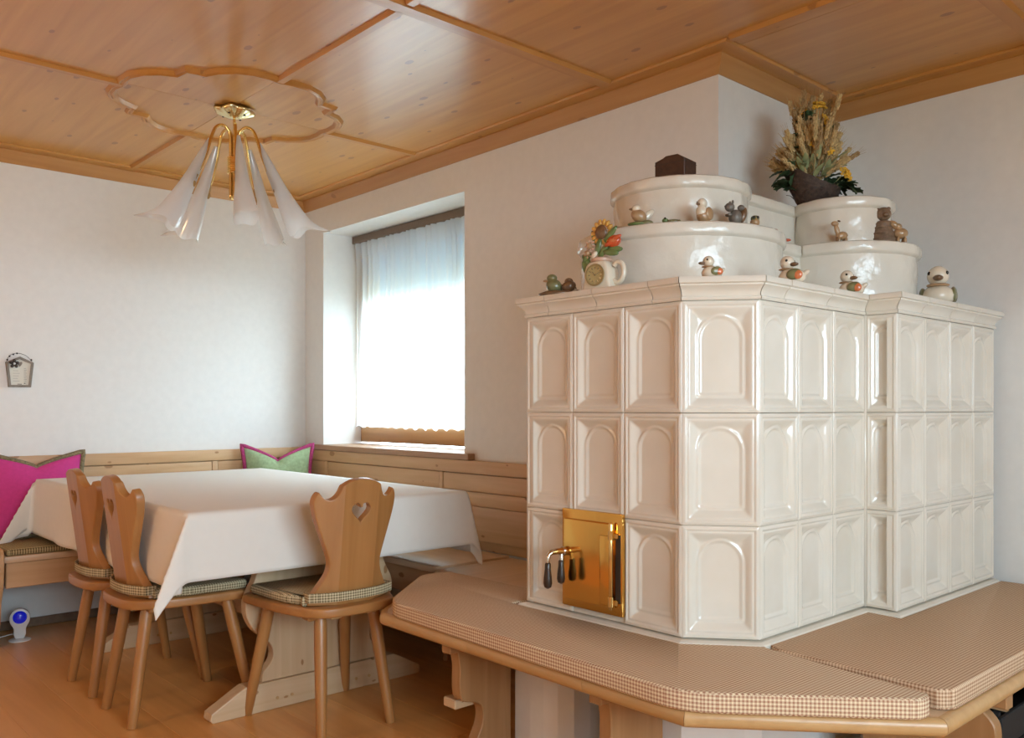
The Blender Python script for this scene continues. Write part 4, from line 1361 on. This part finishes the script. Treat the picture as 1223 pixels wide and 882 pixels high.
Z0 = (0, 0, 0)
simple('bird_figurine', 'white and brown bird on green leaves, left on the lower tier', (3.205, -.605, ZL), AL, [
    ('leaf_base', (0, 0, .008), (.040, .022, .008), m_leaf, Z0), ('leaf_base', (-.02, .01, .010), (.02, .014, .010), m_olive, Z0), ('body', (.004, 0, .034), (.026, .018, .020), m_tan, (0, -.5, 0)),
    ('head', (.012, 0, .057), (.014, .013, .012), m_cream, Z0), ('beak', (.027, 0, .055), (.008, .004, .004), m_brown, Z0), ('wing', (-.022, -.010, .036), (.030, .008, .012), m_cream, (0, .7, 0)), ('eye', (.019, -.010, .060), (.003, .003, .003), m_eye, Z0)])
simple('lizard_figurine', 'flat green lizard figurine on the lower tier under the dark box', (3.300, -.560, ZL), AR_, [
    ('body', (0, 0, .008), (.024, .011, .008), m_olive, Z0), ('head', (-.026, 0, .011), (.010, .009, .008), m_leaf, Z0), ('tail', (.030, 0, .005), (.022, .006, .005), m_olive, Z0),
    ('leg', (-.012, -.012, .006), (.006, .008, .006), m_olive, Z0), ('leg', (-.012, .012, .006), (.006, .008, .006), m_olive, Z0), ('leg', (.014, -.012, .006), (.006, .008, .006), m_olive, Z0), ('leg', (.014, .012, .006), (.006, .008, .006), m_olive, Z0), ('eye', (-.028, -.007, .017), (.003, .003, .003), m_eye, Z0)])
simple('goose_figurine', 'white headed goose figurine with tan wings on the lower tier', (3.370, -.502, ZL), AL + .6, [
    ('body', (0, 0, .022), (.026, .020, .022), m_tan, Z0), ('breast', (.010, 0, .034), (.018, .017, .022), m_cream, Z0), ('head', (.008, 0, .060), (.016, .015, .015), m_cream, Z0), ('beak', (.024, 0, .056), (.009, .005, .004), m_brown, Z0), ('wing', (-.006, -.017, .028), (.016, .006, .020), m_tan, (0, .3, 0)), ('wing', (-.006, .017, .028), (.016, .006, .020), m_tan, (0, .3, 0)), ('eye', (.018, -.010, .064), (.003, .003, .003), m_eye, Z0)])
simple('squirrel_figurine', 'grey brown squirrel figurine sitting on the lower tier', (3.418, -.412, ZL), AL + .3, [
    ('body', (-.004, 0, .024), (.021, .020, .024), m_greyc, Z0), ('head', (.016, 0, .054), (.016, .014, .014), m_greyc, Z0), ('ear', (.010, -.008, .069), (.004, .003, .006), m_greyc, Z0), ('ear', (.010, .008, .069), (.004, .003, .006), m_greyc, Z0),
    ('tail', (-.030, 0, .032), (.012, .013, .026), m_brown, (0, -.3, 0)), ('tail', (-.024, 0, .054), (.012, .011, .010), m_greyc, Z0), ('paw', (.020, -.007, .030), (.008, .005, .005), m_greyc, Z0), ('paw', (.020, .007, .030), (.008, .005, .005), m_greyc, Z0), ('eye', (.026, -.009, .058), (.003, .003, .003), m_eye, Z0)])
simple('owl_figurine', 'tiny round owl figurine beside the squirrel on the lower tier', (3.445, -.340, ZL), AC, [
    ('body', (0, 0, .014), (.014, .015, .014), m_tan, Z0), ('head', (.002, 0, .026), (.012, .014, .010), m_olive, Z0), ('eye', (.012, -.006, .028), (.004, .004, .004), m_eye, Z0), ('eye', (.012, .006, .028), (.004, .004, .004), m_eye, Z0), ('beak', (.014, 0, .023), (.004, .002, .003), m_yel, Z0)])
simple('red_bird_figurine', 'tiny red brown bird figurine between the two round tiers', (3.365, -.055, ZL), AL, [
    ('body', (0, 0, .012), (.020, .011, .012), m_red, (0, .35, 0)), ('neck', (.014, 0, .026), (.007, .007, .016), m_orange, (0, .3, 0)), ('head', (.017, 0, .040), (.009, .007, .007), m_pinkc, Z0), ('tail', (-.022, 0, .008), (.014, .007, .005), m_red, Z0)])
simple('fawn_figurine', 'small tan fawn figurine standing in front of the right upper tier', (3.495, .112, ZL), AL + .2, [
    ('body', (-.004, 0, .026), (.022, .013, .014), m_tan, (0, .2, 0)), ('neck', (.014, 0, .044), (.009, .008, .022), m_tan, (0, .3, 0)), ('head', (.022, 0, .066), (.014, .009, .009), m_tan, Z0), ('ear', (.014, -.012, .073), (.004, .008, .003), m_brown, (.4, 0, 0)), ('ear', (.014, .012, .073), (.004, .008, .003), m_brown, (-.4, 0, 0)),
    ('leg', (.010, -.006, .010), (.005, .005, .013), m_tan, Z0), ('leg', (.010, .006, .010), (.005, .005, .013), m_tan, Z0), ('leg', (-.016, -.006, .010), (.006, .005, .013), m_tan, Z0), ('leg', (-.016, .006, .010), (.006, .005, .013), m_tan, Z0)])

# shepherd and lamb carving
t = thing('shepherd_carving', 'brown carved seated figure with a pale lamb on the lower tier', 'figurine', (3.572, .262, ZL), AC, 'small figurines on the stove tiers')
bm = BM(); lathe(bm, [(.002, 0), (.040, 0), (.042, .012), (.038, .03), (.033, .05), (.028, .068), (.030, .074), (.022, .084), (.002, .088)], 16)
obj('robe', bm, m_umber, t, True)
for z, r_ in ((.020, .041), (.040, .036), (.060, .031)):
    bm = BM(); tube(bm, [(r_ * math.cos(a), r_ * math.sin(a), z) for a in [2 * PI * k / 18 for k in range(18)]], .003, 6, closed=True)
    obj('robe_fold', bm, m_umber, t, True)
sph('head', (.004, 0, .108), (.025, .026, .024), m_umber, t); sph('ear', (0, -.020, .128), (.007, .007, .007), m_umber, t); sph('ear', (0, .020, .128), (.007, .007, .007), m_umber, t)
sph('muzzle', (.026, 0, .103), (.010, .012, .009), m_brown, t)
sph('arm', (.014, .034, .068), (.012, .022, .012), m_tan, t, (-.7, 0, 0))
lb = sph('lamb', (.012, .056, .040), (.018, .026, .019), m_tan, t)
obj('lamb_head', ell(BM(), (.016, .046, .062), (.012, .013, .012)), m_tan, lb, True)
for dx, dy in ((.006, .044), (.020, .044), (.006, .068), (.020, .068)):
    obj('lamb_leg', ell(BM(), (dx, dy, .013), (.005, .006, .014)), m_tan, lb, True)

# dark box on the upper tier
t = thing('wooden_box', 'dark brown wooden box standing on the left upper tier', 'box', (3.205, -.425, ZU), math.radians(8))
bh = [(-.054, 0), (.054, 0), (.054, .064), (.028, .080), (-.014, .080), (-.026, .074), (-.054, .066)]
obj('box_body', prism(BM(), bh, -.040, .040, 'Y', .002, 1), m_box, t)
boxm('lid_seam', m_dark, t, -.0546, .0546, -.0406, .0406, .054, .0555)

# ================================================================== DRIED FLOWER BASKET
fb = thing('flower_basket', 'dark wicker basket of dried wheat, ivy and yellow flowers on the upper tier', 'flower arrangement', (3.345, .205, ZU))
m_wick = plain('dark_wicker', (.05, .028, .018), .7, noise=.5, nscale=90, bmp=.6)
m_wheat = plain('dry_wheat', (.52, .37, .17), .8, noise=.25, nscale=60)
m_wheat2 = plain('dry_wheat_brown', (.33, .21, .09), .8, noise=.25, nscale=60)
m_ivy = plain('ivy_green', (.045, .085, .035), .5, noise=.35, nscale=40)
m_ivy2 = plain('pale_sage_leaf', (.28, .30, .14), .6, noise=.25, nscale=40)
m_yf = plain('yellow_flower', (.72, .40, .035), .7, noise=.25, nscale=50)
rv = Vector((math.cos(AR_), math.sin(AR_), 0)); dv_ = Vector((math.cos(AR_ + PI / 2), math.sin(AR_ + PI / 2), 0)); up = Vector((0, 0, 1))


def fp(a, d_, z): return rv * a + dv_ * d_ + up * z


# bowl: taller towards the photo's left
bm = BM(); nu, nv = 28, 9; rings = []
for j in range(nv + 1):
    v = j / nv; ring = []
    for k in range(nu):
        a = 2 * PI * k / nu
        rad = (.052 + .040 * math.sin(v * PI / 2))
        top = .088 - .042 * math.cos(a) + .012 * math.cos(2 * a)
        p = fp(rad * 1.08 * math.cos(a) - .006 * v, rad * .85 * math.sin(a), v * top + .002 * math.sin(k * 2.7 + j * 4))
        ring.append(bm.verts.new(p))
    rings.append(ring)
for A, B in zip(rings, rings[1:]):
    for k in range(nu): bm.faces.new((A[k], A[(k + 1) % nu], B[(k + 1) % nu], B[k]))
bm.faces.new(rings[0])
bm.faces.new([v_ for v_ in rings[6]])
for v_ in bm.verts: v_.co.z = max(v_.co.z, 0)
obj('basket', bm, m_wick, fb, True)
rnd = random.Random(3)
for k in range(16):
    a = rnd.uniform(0, 2 * PI); bm = BM()
    p0 = fp(.075 * math.cos(a), .062 * math.sin(a), .02 + rnd.random() * .03); p1 = fp(.098 * math.cos(a + .3), .08 * math.sin(a + .3), .01 + rnd.random() * .06)
    tube(bm, [p0, (p0 + p1) / 2 + up * .006, p1], .0012, 5); obj('wicker_strand', bm, m_wick, fb, True)


def ear_mesh(mat, ln):
    bm = BM()
    tube(bm, [(0, 0, -.10), (0, 0, 0)], .0011, 4)
    for j in range(7):
        for k in range(3):
            a = k * 2.1 + j * .9
            ell(bm, (.0052 * math.cos(a), .0052 * math.sin(a), ln * j / 7), (.0048, .0048, ln / 8), (0, 0, 0), 5, 4)
    for k in range(4):
        a = k * 1.57 + .4
        tube(bm, [(.003 * math.cos(a), .003 * math.sin(a), ln * .6), (.012 * math.cos(a), .012 * math.sin(a), ln * 1.35)], [.0008, .0003], 3)
    me = bpy.data.meshes.new('wheat_ear'); bm.to_mesh(me); bm.free(); me.materials.append(mat); return me


ears = [ear_mesh(m_wheat, .062), ear_mesh(m_wheat2, .056), ear_mesh(m_wheat, .050)]


def aim(o, d):
    o.rotation_mode = 'XYZ'
    o.rotation_euler = Vector(d).to_track_quat('Z', 'Y').to_euler()


for k in range(190):
    # fan of stems rising from the bowl, long in the middle and short at the rim
    a = rnd.gauss(-.04, .68); dd = rnd.gauss(-.1, .5)
    a = max(-1.15, min(1.05, a)); dd = max(-.9, min(.9, dd))
    ln = .175 * (1 - .28 * abs(a)) * rnd.uniform(.40, 1.1)
    if rnd.random() < .22: a *= .26; dd *= .4; ln = rnd.uniform(.17, .28)
    dirv = fp(math.sin(a), math.sin(dd) * .8, math.cos(a) + .12).normalized()
    p = fp(-.005, 0, .075) + dirv * ln
    o = place('wheat_ear', ears[k % 3], fb, p); aim(o, dirv + fp(rnd.uniform(-.15, .15), rnd.uniform(-.15, .15), 0))


def leaf_mesh(mat, w_, l_, jag):
    bm = BM(); n = 9; L_ = []; R_ = []; M_ = []
    for j in range(n + 1):
        v = j / n
        hw = w_ * math.sin(PI * min(1, v * .96 + .04)) ** .8 * (1 + (jag if j % 3 == 1 else -jag * .5))
        L_.append(bm.verts.new((-hw, .004 - .014 * v * v, v * l_))); M_.append(bm.verts.new((0, -.014 * v * v, v * l_))); R_.append(bm.verts.new((hw, .004 - .014 * v * v, v * l_)))
    for j in range(n):
        bm.faces.new((L_[j], M_[j], M_[j + 1], L_[j + 1])); bm.faces.new((M_[j], R_[j], R_[j + 1], M_[j + 1]))
    me = bpy.data.meshes.new('leaf'); bm.to_mesh(me); bm.free(); me.materials.append(mat)
    for p in me.polygons: p.use_smooth = True
    return me


ivy = leaf_mesh(m_ivy, .021, .050, .35); sage = leaf_mesh(m_ivy2, .012, .066, 0.)
for k in range(58):
    if k < 26: base = fp(rnd.uniform(.03, .13), rnd.uniform(-.05, .05), rnd.uniform(.045, .095)); d_ = fp(rnd.uniform(.2, 1), rnd.uniform(-1, .6), rnd.uniform(-.7, .6))
    elif k < 42: base = fp(rnd.uniform(-.11, -.05), rnd.uniform(-.05, .05), rnd.uniform(.06, .13)); d_ = fp(rnd.uniform(-1, -.2), rnd.uniform(-1, .6), rnd.uniform(-.8, .5))
    else: base = fp(rnd.uniform(-.05, .04), rnd.uniform(-.04, .03), rnd.uniform(.18, .31)); d_ = fp(rnd.uniform(-1, 1), rnd.uniform(-1, .6), rnd.uniform(-.3, .8))
    o = place('ivy_leaf', ivy, fb, base); aim(o, d_)
for k in range(26):
    base = fp(rnd.uniform(-.09, .06), rnd.uniform(-.06, .03), rnd.uniform(.07, .17)); d_ = fp(base.dot(rv) * 9 + rnd.uniform(-.4, .4), rnd.uniform(-.9, .4), rnd.uniform(-.1, 1))
    o = place('dry_leaf', sage, fb, base); aim(o, d_)
bm = BM()
for k in range(16):
    a = k * 2.399; rr_ = .004 + .0035 * k ** .5 * 1.3
    ell(bm, (rr_ * math.cos(a), rr_ * math.sin(a), .006 * (1 - k / 16)), (.0055, .0055, .004), (0, 0, 0), 6, 4)
yme = bpy.data.meshes.new('yellow_flower'); bm.to_mesh(yme); bm.free(); yme.materials.append(m_yf)
for p, dd in (((-.005, -.03, .345), (-.2, -.5, 1)), ((.020, -.02, .350), (.3, -.4, 1)), ((.032, -.03, .300), (.7, -.7, .3)), ((.036, -.035, .275), (.7, -.8, .2)), ((.012, -.02, .362), (.1, -.3, 1)), ((.030, -.02, .255), (.8, -.6, .1)),
              ((.110, -.03, .100), (.6, -.8, .4)), ((.095, -.045, .108), (.3, -.9, .4)), ((.035, -.05, .190), (.3, -.9, .3)), ((-.03, -.01, .335), (-.6, -.5, .8)), ((-.01, -.045, .215), (-.1, -1, .2))):
    st = place('yellow_flower', yme, fb, fp(*p)); aim(st, fp(*dd))
    bm = BM(); tube(bm, [fp(p[0] * .2, 0, .06), fp(p[0] * .6, p[1] * .5, p[2] * .6), fp(*p)], .0012, 4)
    obj('stem', bm, m_ivy2, fb)

# ================================================================== PENDANT LAMP BEHIND THE VIEWER
m_opal, nt, b = nmat('opal_lit')
b.inputs['Base Color'].default_value = (.9, .85, .75, 1); b.inputs['Emission Color'].default_value = (1, .60, .25, 1); b.inputs['Emission Strength'].default_value = 60.0


def pendant(label, loc, drop, rad):
    pd = thing('globe_pendant', label, 'lamp', loc, 0, 'globe lamps behind the viewer')
    obj('rose', lathe(BM(), [(.002, 0), (.05, 0), (.05, -.012), (.012, -.022), (.002, -.022)], 20), m_brass, pd, smooth='auto')
    obj('cord', lathe(BM(), [(.004, -.02), (.004, -drop + rad * .9)], 8), m_dark, pd)
    obj('globe', ell(BM(), (0, 0, -drop), (rad, rad, rad), u=20, v=14), m_opal, pd, True)


pendant('warm opal globe lamp hanging behind the viewer near the left wall', (2.0, -3.35, ZC), .54, .10)
pendant('warm opal globe lamp hanging behind the viewer near the right wall', (5.75, -3.75, ZC), .45, .068)

# ================================================================== BLACK BOX ADDED TO FILL THE DARK PATCH UNDER THE BENCH
ct_ = thing('dark_filler_box', 'black box added to fill the dark patch under the right end of the stove bench', 'filler', (3.95, .10, 0))
boxm('filler_floor', m_black, ct_, -.155, .165, -.33, .33, 0, .02)
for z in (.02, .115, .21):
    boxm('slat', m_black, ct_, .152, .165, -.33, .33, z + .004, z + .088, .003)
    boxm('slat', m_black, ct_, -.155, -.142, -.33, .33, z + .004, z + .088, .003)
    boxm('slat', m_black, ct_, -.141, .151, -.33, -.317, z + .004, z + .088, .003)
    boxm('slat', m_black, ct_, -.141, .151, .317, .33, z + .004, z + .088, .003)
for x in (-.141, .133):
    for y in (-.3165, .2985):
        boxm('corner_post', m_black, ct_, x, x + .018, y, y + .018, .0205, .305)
